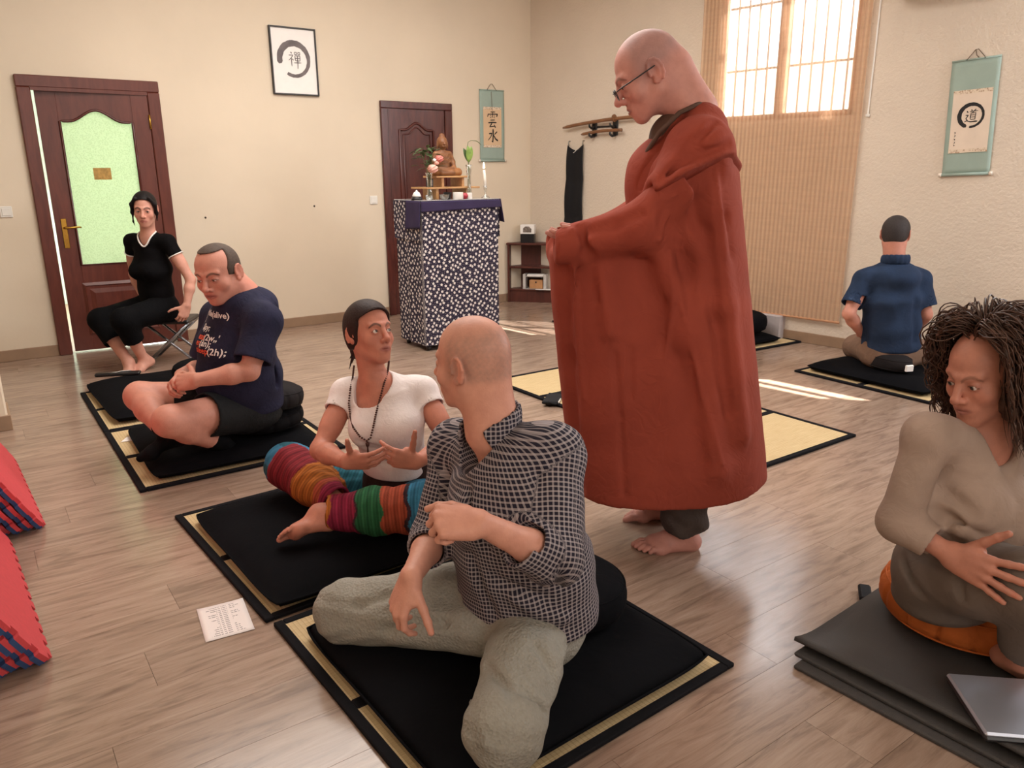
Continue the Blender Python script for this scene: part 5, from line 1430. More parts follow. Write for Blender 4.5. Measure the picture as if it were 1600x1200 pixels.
# ------------------------------------------------------------------ the seated man in the navy printed shirt
M_NAVY = fabric('navy_tshirt', srgb(34, 34, 54), srgb(38, 38, 60), wr=.30, wscale=8, rough=.9)
M_SHORT = fabric('black_shorts', srgb(24, 25, 27), wr=.35, wscale=10, rough=.7, spec=.2)
M_SOCK = fabric('black_sock', srgb(14, 14, 16), wr=.1, spec=.08)
def build_navy():
    P = Person({'pv': (388, 622, 3.80), 'ch': (368, 540, 3.70), 'nb': (378, 463, 3.69), 'hd': (340, 427, 3.62), 'ls': (411, 502, 3.56), 'rs': (342, 496, 3.86), 'le': (390, 580, 3.44), 'lw': (308, 594, 3.36), 're': (318, 575, 3.86), 'rw': (283, 586, 3.52), 'lh': (375, 640, 3.68), 'rh': (352, 625, 3.86), 'lk': (264, 658, 3.32), 'la': (345, 692, 3.60), 'rk': (218, 619, 3.72), 'ra': (262, 678, 3.46)}, (196, 138, 120), 'seated man in navy printed shirt and black shorts looking down')
    up = nrm(D(-.10, -.05, 1)); face = D(-.24, -.97, -.24)
    T = P.head(face, up, 1.14, .070, 1.10, 1.18, 1.0, gaze=D(-.4, -.8, -.6), lid=.45, brow=(74, 56, 46), iris=(.05, .04, .03))
    P.torso(P.S, .17, .12, .16, .12, .17, .13, -.02)
    for q in 'lr': P.arm(q, .054, .044, .042, .030); P.leg(q, .098, .072, .064, .042)
    P.hand('l', D(-.9, .15, -.15), D(-.1, -.75, .6), .75, .04, 1.05)
    P.hand('r', D(-.15, -.85, -.25), D(-.7, -.1, .5), .7, .04, 1.05)
    P.body(.007)
    f = np.cross([0, 0, 1], nrm(P['rs']-P['ls'])); f = nrm(f)
    S = SDF(); P.torso(S, .195, .160, .185, .170, .195, .155, .012, .072)
    S.ell(P['pv']*.45+P['ch']*.55+f*.055-np.array([0, 0, .04]), (.17, .17, .15), k=.08)
    S.ell(P['nb']*.6+P['ch']*.4-f*.05, (.14, .14, .09), k=.06)
    S.ell(P['nb']-np.array([0, 0, .035])-f*.02, (.145, .145, .085), k=.05)
    sh = SDF(); join(sh, S); S = sh
    S.plane(P['pv']-np.array([0, 0, .045]), (0, 0, -1), .02)
    # neck opening
    nk = P['nb']+f*.005; S.cap(nk-np.array([0, 0, .01]), nk+np.array([0, 0, .2])+f*.05, .064, .080, .008, 1)
    for q, c1 in (('l', .60), ('r', .60)):
        a, b = P[q+'s'], P[q+'e']
        limbcloth(S, [a+(P['nb']-a)*.12, a, b], [.066, .078, .090], None, c1+.20, .008, op_k=.045)
        S.chain([a+(b-a)*.55+np.array([0, 0, .05]), a+(b-a)*.62-f*.03], [.012, .012], .05)
    # creases
    for px0, py0, px1, py1, hh in ((418, 560, 432, 600, 3.7), (330, 585, 372, 606, 3.4), (395, 505, 425, 545, 3.55)):
        S.cap(W(px0, py0, hh), W(px1, py1, hh), .012, .010, .035, 1)
    shirt = P.cloth('tshirt', S, .006, M_NAVY)
    # print on the chest: rows of code, laid onto the cloth
    rows = [('while(alive)', [(228, 226, 224)], 503, .040), ('{', [(228, 226, 224)], 513, .040), ('   $py;', [(228, 226, 224)], 525, .036), ('   eat(2w,,\'', [(214, 84, 52), (228, 226, 224)], 539, .038), ('   er(an);', [(214, 84, 52), (228, 226, 224)], 548, .038), ('   sleep(2h);', [(214, 84, 52), (228, 226, 224)], 559, .043)]
    lat = nrm(np.cross([0, 0, 1.0], f))                          # reading direction as seen from the front
    for txt, cols, py, hgt in rows:
        cut = txt.index('(') if len(cols) > 1 else len(txt)
        for part_i, colr in enumerate(cols):
            cu = bpy.data.curves.new('print', 'FONT'); cu.body = txt; cu.size = hgt; cu.resolution_u = 2; cu.offset = .0008
            to = bpy.data.objects.new('tmp', cu); COL.objects.link(to)
            wd = 0.0
            if len(cols) > 1:
                cu.body = txt[:cut].replace(' ', 'i')
                if part_i:
                    m0 = bpy.data.meshes.new_from_object(to.evaluated_get(bpy.context.evaluated_depsgraph_get())); wd = max(v.co.x for v in m0.vertices)+hgt*.06; cu.body = txt[cut:]
                else: cu.body = txt[:cut]
            dg = bpy.context.evaluated_depsgraph_get(); me = bpy.data.meshes.new_from_object(to.evaluated_get(dg)); bpy.data.objects.remove(to)
            if len(me.vertices) == 0: continue
            n = len(me.vertices); co = np.zeros(n*3); me.vertices.foreach_get('co', co); co = co.reshape(-1, 3)
            st = P['ch']+f*.30-lat*.10
            pos = st[None]+lat[None]*(co[:, :1]+wd)*1.25+np.array([[0, 0, 1.0]])*co[:, 1:2]
            pos[:, 2] += W(325, py, 3.42)[2]-st[2]-hgt*.3
            for _ in range(40): pos = pos-f[None]*np.clip(S.ev(pos), -.02, .05)[:, None]*.8
            pos = pos+f[None]*.0025
            me.vertices.foreach_set('co', pos.ravel()); me.update()
            o = link('shirt_print', me, simple('print_'+str(colr[1]), srgb(*colr), .8, var=.05)); P.part(o, shirt); o.matrix_parent_inverse = Matrix.Identity(4)
    # shorts
    S = SDF(); uh = nrm(P['rh']-P['lh'])
    S.ecap(P['pv']-np.array([0, 0, .07]), P['pv']+np.array([0, 0, .04]), uh, .19, .16, .18, .15, .05, e=.6)
    for q in 'lr':
        a, b = P[q+'h'], P[q+'k']
        limbcloth(S, [a, b], [.118, .098], None, .52 if q == 'l' else .60, .008, op_k=.05, depth=.06)
    P.cloth('shorts', S, .006, M_SHORT)
    S = SDF(); P.foot('r', D(-.85, -.35, -.25), D(-.1, -.2, 1), 1.02, S, False, P['ra']-np.array([0, 0, .0])); S.cap(P['ra'], P['ra']+(P['rk']-P['ra'])*.18, .043, .05, .02)
    P.cloth('sock', S, .005, M_SOCK)
    S = SDF(); P.foot('l', D(-.75, -.5, -.1), D(.0, -.6, 1), 1.02, S, False); S.cap(P['la'], P['la']+(P['lk']-P['la'])*.2, .043, .05, .02)
    P.cloth('sock', S, .005, M_SOCK)
    MH = simple('brown_short_hair', srgb(70, 54, 44), .75, var=.3, scale=90, bump=.5, bscale=240)
    P.hair('hair', MH, .0055, lambda q: np.minimum(np.maximum(q[:, 1]-(.030-.55*np.maximum(q[:, 2]-.03, 0)), -.020-q[:, 2]+.35*np.maximum(q[:, 1]+.03, 0)), np.maximum(q[:, 1]-.050, .098-q[:, 2])), .0035, wide=1.10)
    return P

build_navy()
def hit(S, px, py, h0, lift=.0):
    d = ray(px, py); t = h0/np.dot(d, HF); L = np.linalg.norm(d); t -= .35/L
    for _ in range(60):
        q = float(S.ev((CAMP+d*t)[None])[0]); t += np.clip(q, -.02, .05)*.8/L
    if q > .01: return W(px, py, h0+.03)                       # passed beside the body
    return CAMP+d*(t-lift/L)

# ------------------------------------------------------------------ the woman on the stool
M_BTOP = fabric('black_top', srgb(15, 14, 16), wr=.22, wscale=10, spec=.08)
M_BTRO = fabric('black_trousers', srgb(14, 14, 16), wr=.3, wscale=9, spec=.08)
M_HAIRB = simple('black_hair', srgb(22, 17, 18), .55, spec=.2, var=.3, scale=60, bump=.4, bscale=160)
def build_sit():
    P = Person({'pv': (248, 478, 5.80), 'ch': (238, 418, 5.72), 'nb': (231, 364, 5.68), 'hd': (226, 327, 5.64), 'ls': (262, 378, 5.66), 'rs': (206, 377, 5.76), 'le': (298, 437, 5.66), 'lw': (292, 477, 5.60), 're': (209, 428, 5.86), 'rw': (222, 462, 5.80), 'lh': (258, 482, 5.72), 'rh': (240, 478, 5.86), 'lk': (193, 500, 5.40), 'la': (224, 560, 5.55), 'rk': (157, 500, 5.58), 'ra': (200, 565, 5.46)}, (204, 150, 132), 'woman in black top and cropped black trousers sitting on the folding stool', .0035)
    P.head(D(.25, -.97, -.14), D(.04, 0, 1), 1.02, .041, .94, .90, .9, gaze=D(.35, -.9, -.15), lid=.25, lips=(160, 92, 88), brow=(44, 32, 30), iris=(.03, .02, .015))
    P.torso(P.S, .165, .11, .125, .09, .14, .10, -.012, .045)
    for q in 'lr': P.arm(q, .042, .034, .033, .024); P.leg(q, .085, .056, .052, .033)
    P.hand('l', D(-.30, -.25, -.9), D(.6, -.7, .1), .55, .05, .95); P.hand('r', D(.5, -.3, -.6), D(-.6, -.5, .4), .4, .05, .95)
    P.foot('l', D(-.35, -.75, -.25), D(-.1, .3, 1), .95); P.foot('r', D(.30, -.85, -.25), D(-.1, .3, 1), .95)
    P.body(.008)
    f = nrm(np.cross([0, 0, 1], nrm(P['rs']-P['ls'])))
    def top(off, hole=True):
        S = SDF(); P.torso(S, .172, .118, .130, .096, .138, .102, .008+off, .040)
        for m in (-1, 1): S.ell(P['ch']+f*.085+nrm(P['rs']-P['ls'])*.062*m+np.array([0, 0, -.02]), (.058, .052, .055), k=.05)
        s2 = SDF(); join(s2, S); S = s2
        nk = P['nb']+f*.012-np.array([0, 0, .005]); hole and S.cap(nk-np.array([0, 0, .05]), nk+np.array([0, 0, .25]), .056, .074, .006, 1)
        for q in 'lr':
            a, b = P[q+'s'], P[q+'e']; limbcloth(S, [a+(P['nb']-a)*.15, a, b], [.044+off, .050+off, .054+off], None, .36-(.02 if off == 0 else 0), .004, op_k=.03)
        return S
    P.cloth('top', top(0), .006, M_BTOP)
    # white trim
    mb = MB(); nk = P['nb']+f*.012-np.array([0, 0, .005]); S = top(0.0, False)
    pts = []
    for a in np.linspace(-.35*pi, 1.35*pi, 40):
        q = nk+nrm(P['rs']-P['ls'])*cos(a)*-.062+f*sin(a)*.062+np.array([0, 0, .12]); lo = 0
        for _ in range(14): q = q-np.array([0, 0, 1.0])*float(np.clip(S.ev(q[None])[0], -.02, .05))*.7
        pts.append(q+np.array([0, 0, .001]))
    P.part(mb.tube(pts, .0055, 8).build('neck_trim', M_PAPER, None, True))
    for q in 'lr':
        a, b = P[q+'s'], P[q+'e']; c = a+(b-a)*.345; Fq = frame(b-a, (0, 0, 1)); r = .0535
        P.part(MB().tube([c+Fq[:, 0]*r*cos(t)+Fq[:, 2]*r*sin(t) for t in np.linspace(0, 2*pi, 30, endpoint=False)], .004, 6, closed=True).build('sleeve_trim', M_PAPER, None, True))
    S = SDF(); uh = nrm(P['rh']-P['lh'])
    S.ecap(P['pv']-np.array([0, 0, .05]), P['pv']+np.array([0, 0, .10]), uh, .172, .125, .14, .105, .05, e=.6)
    for q in 'lr': limbcloth(S, [P[q+'h'], P[q+'k'], P[q+'a']], [.105, .080, .066], None, .52, .006, .04, op_k=.05)
    P.cloth('trousers', S, .006, M_BTRO)
    def ex(S, A):
        S.ell(A(0, -.105, -.02), np.array([.03, .03, .035]), k=.02)
        for m in (-1, 1): S.chain([A(m*.050, .062, .085), A(m*.078, .040, .04), A(m*.084, .020, -.02), A(m*.080, .012, -.075 if m < 0 else -.035)], [.010, .013, .010, .004], .015)
        S.chain([A(.083, .016, -.03), A(.086, .01, -.085), A(.080, .0, -.115)], [.007, .005, .003], .01)
    P.hair('hair', M_HAIRB, .010, lambda q: np.maximum(q[:, 1]-(.030+.080*smooth(q[:, 2]+4.5*q[:, 0]**2, .066, .092)+.42*np.minimum(q[:, 2]-.030, 0)), -.055-q[:, 2]+.45*np.maximum(q[:, 1]+.03, 0)), .004, ex, wide=.94)
build_sit()

# ------------------------------------------------------------------ the woman in the white top
M_WTOP = fabric('white_tshirt', srgb(226, 214, 212), srgb(232, 222, 220), wr=.16, wscale=12, var=.03)
M_WRAP = fabric('dark_brown_wrap', srgb(50, 34, 32), wr=.2, wscale=40)
M_HAIRD = simple('dark_brown_hair', srgb(44, 28, 25), .55, spec=.2, var=.25, scale=(70), bump=.45, bscale=150)
def build_white():
    P = Person({'pv': (625, 770, 2.92), 'ch': (605, 660, 2.86), 'nb': (585, 588, 2.90), 'hd': (578, 520, 2.90), 'ls': (660, 612, 2.92), 'rs': (541, 615, 2.95), 'le': (703, 690, 2.78), 'lw': (652, 722, 2.58), 're': (500, 703, 2.77), 'rw': (540, 722, 2.57), 'lh': (652, 785, 2.88), 'rh': (592, 780, 2.98), 'lk': (662, 795, 2.60), 'la': (497, 802, 2.60), 'rk': (452, 728, 2.99), 'ra': (535, 790, 2.74)}, (190, 126, 106), 'seated woman in white top and striped trousers looking up at the robed man')
    P.head(D(.70, -.70, .24), D(-.10, .2, 1), 1.04, .042, .93, .88, 1.0, gaze=D(.88, -.35, .50), lid=-.1, lips=(150, 84, 78), brow=(66, 44, 38), iris=(.05, .04, .03))
    P.torso(P.S, .16, .11, .12, .09, .135, .10, -.012, .045)
    for q in 'lr': P.arm(q, .043, .036, .035, .024); P.leg(q, .085, .056, .052, .033)
    P.hand('r', D(.92, -.25, .10), D(-.1, -.85, -.35), .30, .07, .95, thumb=(.85, .25, .25), thumb_curl=.05, curls=[.25, .35, .4, .45])
    P.hand('l', D(-.80, -.25, .25), D(.25, -.85, -.15), .55, .08, .95, thumb=(.9, .15, .2), thumb_curl=.05, curls=[.35, .65, .75, .8])
    P.foot('l', D(-.92, -.30, -.05), D(.05, .75, .65), .93)
    P.body(.007)
    f = nrm(np.cross([0, 0, 1], nrm(P['rs']-P['ls']))); us = nrm(P['rs']-P['ls'])
    S = SDF(); P.torso(S, .150, .105, .122, .092, .140, .102, .006, .048)
    for m in (-1, 1): S.ell(P['ch']+f*.068+us*.060*m+np.array([0, 0, -.01]), (.060, .050, .058), k=.06)
    s2 = SDF(); join(s2, S); S = s2
    nk = P['nb']+f*.035-np.array([0, 0, .045]); S.cap(nk-np.array([0, 0, .02]), nk+np.array([0, 0, .25]), .074, .092, .006, 1)
    S.plane(P['pv']+np.array([0, 0, .115]), D(0, .1, -1), .008)
    for q in 'lr':
        a, b = P[q+'s'], P[q+'e']; limbcloth(S, [a+(P['nb']-a)*.15, a, b], [.052, .056, .058], None, .33, .004, op_k=.03)
    for (x0, y0, x1, y1) in ((570, 700, 640, 712), (560, 690, 600, 702), (600, 722, 665, 730)): S.cap(hit(S, x0, y0, 2.85), hit(S, x1, y1, 2.85), .006, .006, .018, 1)
    top = P.cloth('top', S, .005, M_WTOP)
    # wrap round the waist
    S2 = SDF(); uh = nrm(P['rh']-P['lh']); S2.ecap(P['pv']-np.array([0, 0, .02]), P['pv']+np.array([0, 0, .15]), uh, .176, .140, .142, .118, .03, e=.3)
    P.cloth('waist_wrap', S2, .006, M_WRAP)
    # long bead necklace
    path = [(553, 572), (551, 590), (547, 610), (545, 630), (547, 650), (552, 668), (562, 682), (573, 689), (579, 684), (583, 668), (587, 648), (593, 625), (600, 600), (606, 580), (608, 563)]
    full = SDF(); join(full, S); join(full, P.S, .004)
    pts = [hit(full, x, y, 2.85, .006) for x, y in path]
    mb = MB(); acc = []
    for i in range(len(pts)-1):
        n = max(2, int(np.linalg.norm(pts[i+1]-pts[i])/.0085))
        acc += [pts[i]+(pts[i+1]-pts[i])*j/n for j in range(n)]
    for q in acc: mb.lathe([(0, -.0042), (.0036, -.0022), (.0046, 0), (.0036, .0022), (0, .0042)], q, 8)
    tl = hit(full, 574, 690, 2.85, .006)
    mb.lathe([(0, 0), (.008, -.006), (.007, -.016), (.003, -.022), (.004, -.05), (0, -.055)], tl, 8)
    P.part(mb.build('bead_necklace', simple('wooden_beads', srgb(70, 36, 28), .4), None, True))
    er = P.hc+P.F@(np.array([-.078*.93, -.006, -.040])*P.hs)
    P.part(MB().lathe([(0, -.007), (.006, -.003), (.006, .003), (0, .007)], er, 10).build('earring', simple('gold', srgb(220, 190, 120), .25, .9), None, True))
    # striped trousers
    S3 = SDF(); S3.ecap(P['pv']-np.array([0, 0, .09]), P['pv']+np.array([0, 0, .0]), uh, .175, .14, .155, .12, .05, e=.6)
    for q, cut in (('l', .86), ('r', .88)): limbcloth(S3, [P[q+'h'], P[q+'k'], P[q+'k']*.55+P[q+'a']*.45, P[q+'a']], [.108, .088, .080, .060], None, cut-.05, .008, .05, op_k=.04)
    S3.disp = lambda p: (.0035*np.sin(p[:, 0]*60+4*np.sin(p[:, 1]*25))*np.sin(p[:, 1]*55+p[:, 2]*40)).astype(np.float32)
    teal, maroon, gold, green, rust, mag, blue, dk = [lin(c) for c in ((36, 92, 108), (112, 32, 40), (150, 88, 36), (40, 92, 60), (150, 70, 50), (128, 36, 62), (52, 116, 150), (52, 36, 44))]
    def stripes(p):
        col = np.zeros((len(p), 3)); best = np.full(len(p), 9.)
        segs = [('l', 'h', 'k', [(0, blue), (1.01, blue)], 0), ('l', 'k', 'a', [(0, blue), (.10, dk), (.14, rust), (.36, green), (.40, green), (.60, dk), (.62, mag), (.86, gold), (1.01, gold)], 0),
                ('r', 'h', 'k', [(0, teal), (.45, teal), (.80, blue), (1.01, teal)], D(0, 0, 1)), ('r', 'k', 'a', [(0, maroon), (.35, maroon), (.42, gold), (.72, rust), (.80, mag), (1.01, gold)], D(0, 0, 1))]
        for q, a, b, bands, u in segs:
            A, B = P[q+a], P[q+b]; ab = B-A; t = np.clip(((p-A)@ab)/np.dot(ab, ab), 0, 1); d = np.linalg.norm(p-A-t[:, None]*ab, axis=1)
            if q == 'r' and a == 'h':   # the underside of that thigh shows the red weave
                und = (p-A-t[:, None]*ab)[:, 2] < -.03
            else: und = np.zeros(len(p), bool)
            c = np.zeros((len(p), 3)); ts = [x for x, _ in bands]
            idx = np.clip(np.searchsorted(ts, t+.02*np.sin(p[:, 2]*60), side='right')-1, 0, len(bands)-1)
            c = np.array([x for _, x in bands])[idx]
            c[und & (t > .35)] = maroon
            st = np.sin(t*np.linalg.norm(ab)*520+.8*np.sin(p[:, 2]*40)); st2 = np.sin(t*np.linalg.norm(ab)*190)
            c = c*(1+.30*(st[:, None]))*(1+.22*st2[:, None])
            w = d < best; col[w] = c[w]; best[w] = d[w]
        return np.clip(col, .003, 1)
    P.cloth('trousers', S3, .0055, vcol('striped_cotton', .85, .2, .4, 60.0), colour=stripes)
    def ex(S, A):
        S.ell(A(-.02, -.118, -.055), np.array([.036, .036, .042]), k=.012)
        for i in range(9):
            a = i*.7; S.chain([A(-.02+.02*cos(a), -.118+.02*sin(a), -.06), A(-.02+.045*cos(a), -.125+.045*sin(a), -.085-.02*(i % 3))], [.008, .002], .006)
    P.hair('hair', M_HAIRD, .012, lambda q: np.maximum(q[:, 1]-(.030+.080*smooth(q[:, 2]+4.5*q[:, 0]**2, .066, .092)+.42*np.minimum(q[:, 2]-.030, 0)), -.055-q[:, 2]+.45*np.maximum(q[:, 1]+.03, 0)), .0035, ex, wide=.93)
build_white()

# ------------------------------------------------------------------ the man in the checked shirt
def gingham():
    t = NT('checked_shirt'); a = t.n('ShaderNodeAttribute', attribute_name='pat'); sp = t.n('ShaderNodeSeparateXYZ', {0: a.outputs['Vector']}); co = t.coord('Object')
    def lines(o):
        fr = t.math('FRACT', t.math('MULTIPLY', sp.outputs[o], 1/.0118)); return t.math('LESS_THAN', t.math('ABSOLUTE', t.math('SUBTRACT', fr, .5)), .17)
    l1, l2 = lines('X'), lines('Y'); n1 = t.noise(co, 9.0, 3.0, .5, .5)
    c = t.mix(t.math('MULTIPLY', l1, .5), srgb(34, 31, 44), srgb(176, 166, 168)); c = t.mix(t.math('MULTIPLY', l2, .5), c, srgb(184, 172, 172))
    t.base(c); t.p(Roughness=.85); t.b.inputs['Specular IOR Level'].default_value = .2
    t.bump(n1.outputs[0], .5, .03); return t.m
def seer():
    t = NT('seersucker'); co = t.coord('Object'); n0 = t.noise(co, 6.0, 3.0); n1 = t.n('ShaderNodeTexVoronoi', {'Vector': t.mapping(co, (1, 1, 1)), 'Scale': 125.0}); w = t.noise(co, 95.0, 2.0)
    t.base(t.mix(t.math('MULTIPLY', w.outputs[0], .5), t.ramp(n0.outputs[0], [(.3, srgb(128, 124, 114)), (.7, srgb(150, 146, 136))]), srgb(168, 164, 154)))
    t.p(Roughness=.9); t.b.inputs['Specular IOR Level'].default_value = .15
    t.bump(t.math('ADD', t.math('MULTIPLY', n0.outputs[0], 3.0), t.math('ADD', n1.outputs['Distance'], w.outputs[0])), .55, .006); return t.m
M_GING = gingham(); M_SEER = seer(); M_COLLAR = fabric('grey_collar_lining', srgb(120, 108, 104), wr=.1)
def limb_pat(segs):
    """pattern coordinates that run along each limb"""
    def fn(p):
        best = np.full(len(p), 1e9); out_ = np.zeros((len(p), 3))
        for A, B, ref, R_, off in segs:
            ab = B-A; L = np.linalg.norm(ab); ax = ab/L; u = nrm(ref-ax*np.dot(ref, ax)); v = np.cross(ax, u)
            q = p-A; tt = q@ax; t = np.clip(tt, 0, L); d = np.linalg.norm(q-t[:, None]*ax, axis=1)/R_
            ang = np.arctan2(q@v, q@u); w = d < best; best[w] = d[w]
            out_[w] = np.stack([ang*R_*1.0+off, tt, 0*tt], 1)[w]
        return out_
    return fn
def build_plaid():
    P = Person({'pv': (822, 925, 1.92), 'ch': (805, 790, 1.84), 'nb': (765, 672, 1.90), 'hd': (737, 566, 1.93), 'ls': (862, 712, 1.82), 'rs': (716, 700, 2.08), 'le': (866, 872, 1.66), 'lw': (752, 818, 1.57), 're': (678, 840, 1.99), 'rw': (643, 900, 1.76), 'lh': (838, 965, 1.86), 'rh': (748, 932, 1.99), 'lk': (787, 1140, 1.47), 'la': (815, 1070, 1.80), 'rk': (540, 955, 2.02), 'ra': (752, 985, 1.84)}, (202, 146, 126), 'kneeling man with shaven head in dark checked shirt and grey trousers', .003)
    P.head(D(-.80, .52, -.06), D(-.04, .0, 1), 1.06, .058, .98, 1.0, 1.0, gaze=D(-.8, .5, 0), lid=.1, brow=(120, 96, 84), browd=.4, ear=1.05)
    hc, F, hs = P.hc, P.F, P.hs; gy = lin((150, 122, 110))
    def stub(p, col):
        q = (p-hc)@F/hs; x, y, z = q.T; n_ = .5+.5*np.sin(x*310+np.sin(z*240)*2)*np.sin(y*290+z*130)
        w = smooth(-np.linalg.norm(q, axis=1), -.20, -.17)*smooth(-y, -.045, -.01)*smooth(z, -.045, -.02)*(1-smooth(z+.25*y, .050, .085)*.85)*(.45+.35*n_)*(np.abs(x) < .085)
        return col*(1-w[:, None]*.75)+gy*w[:, None]*.75
    P.cap_paint(stub)
    P.torso(P.S, .16, .11, .14, .10, .155, .115, -.03, .04)
    for q in 'lr': P.arm(q, .036, .031, .036, .027); P.leg(q, .065, .045, .040, .03)
    P.hand('l', D(-.80, -.10, .10), D(-.15, -.55, .8), 1.25, .02, 1.05, thumb=(.45, .75, -.35), thumb_curl=.5)
    P.hand('r', D(-.40, -.30, -.85), D(-.62, -.55, .45), .75, .05, 1.05, thumb=(.65, .65, -.4), thumb_curl=.2, curls=[.55, .7, .75, .8])
    P.body(.009)
    us = nrm(P['rs']-P['ls']); f = nrm(np.cross([0, 0, 1], us))
    S = SDF(); P.torso(S, .190, .140, .175, .130, .180, .128, .014, .066, belly=None)
    S.ecap(P['pv']-np.array([0, 0, .06]), P['pv']+np.array([0, 0, .15]), us, .205, .165, .18, .14, .06, e=.5)
    s2 = SDF(); join(s2, S); S = s2
    S.disp = None
    hemc = P['pv']-np.array([0, 0, .075]); S.plane(hemc, D(.12, -.08, -1), .012)
    nk = P['nb']+f*.03; S.cap(nk-np.array([0, 0, .06])+f*.01, nk+np.array([0, 0, .2])-f*.02, .060, .095, .008, 1)
    S.cap(nk-np.array([0, 0, .13])+f*.09, nk+np.array([0, 0, .02])+f*.06, .010, .045, .012, 1)       # open placket
    a, b, c = P['ls'], P['le'], P['lw']
    limbcloth(S, [a+(P['nb']-a)*.2, a, b, b+(c-b)*.62], [.060, .070, .066, .060], None, .80, .007, .03, op_k=.04)
    a, b, c = P['rs'], P['re'], P['rw']
    limbcloth(S, [a+(P['nb']-a)*.2, a, b, b+(c-b)*.62], [.060, .070, .062, .056], None, .55, .007, .03, op_k=.04)
    for (x0, y0, x1, y1, w_, r_) in ((838, 745, 846, 850, 1, .008), (775, 905, 850, 935, 1, .007), (735, 870, 770, 960, 1, .009), (880, 890, 850, 960, 1, .008), (700, 890, 720, 960, 1, .006), (805, 935, 880, 968, 0, .010), (730, 760, 760, 860, 1, .006)):
        S.cap(hit(S, x0, y0, 1.85), hit(S, x1, y1, 1.85), r_, r_*.8, .03, w_)
    S.disp = lambda p: (.0016*np.sin(p[:, 0]*34+3*np.sin(p[:, 2]*21))*np.sin(p[:, 1]*44+p[:, 2]*33)).astype(np.float32)
    segs = [(P['pv']-np.array([0, 0, .1]), P['nb'], f, .19, 0.0), (P['ls'], P['le'], us, .066, .3), (P['le'], P['lw'], np.array([0, 0, 1.]), .060, .5), (P['rs'], P['re'], -us, .066, .7), (P['re'], P['rw'], np.array([0, 0, 1.]), .058, .9)]
    sh = P.cloth('checked_shirt', S, .005, M_GING, attrs={'pat': limb_pat(segs)})
    # collar, standing open
    Sc = SDF(); n0 = P['nb']
    def ring(a, r, dz): return n0+(-f*cos(a)+us*sin(a)*1.0)*r+np.array([0, 0, dz])
    pts = [ring(a, .078, .030-.050*(abs(a)/2.4)**2) for a in np.linspace(-2.3, 2.3, 15)]
    for i in range(14): Sc.ecap(pts[i], pts[i+1], np.array([0, 0, 1.]), .034, .0065, k=.01)
    Sc.slack = 3; P.part(P.cloth('collar', Sc, .004, M_GING, pts=pts, pad=.06, attrs={'pat': limb_pat([(n0-np.array([0, 0, .1]), n0+np.array([0, 0, .1]), -f, .08, .2)])}))
    # cuff
    # trousers
    S = SDF(); uh = nrm(P['rh']-P['lh']); S.ecap(P['pv']-np.array([0, 0, .10]), P['pv'], uh, .175, .15, .17, .14, .05, e=.6)
    limbcloth(S, [P['lh'], P['lh']*.5+P['lk']*.5, P['lk'], P['la']], [.108, .094, .084, .060], None, None, .006, .04, op_k=.05)
    limbcloth(S, [P['rh'], P['rk'], P['ra']], [.110, .084, .066], None, None, .006, .04, op_k=.05)
    for (x0, y0, x1, y1, w_) in ((760, 1040, 800, 1085, 1), (735, 1090, 760, 1160, 0), (840, 1010, 865, 1055, 1), (820, 1080, 855, 1120, 1), (560, 945, 640, 925, 1), (600, 985, 690, 975, 1)):
        S.cap(hit(S, x0, y0, 1.7), hit(S, x1, y1, 1.7), .008, .008, .025, w_)
    S.disp = lambda p: (.003*np.sin(p[:, 0]*52+3*np.sin(p[:, 2]*30))*np.sin(p[:, 1]*40+p[:, 2]*45)).astype(np.float32)
    P.cloth('trousers', S, .0055, M_SEER)
build_plaid()

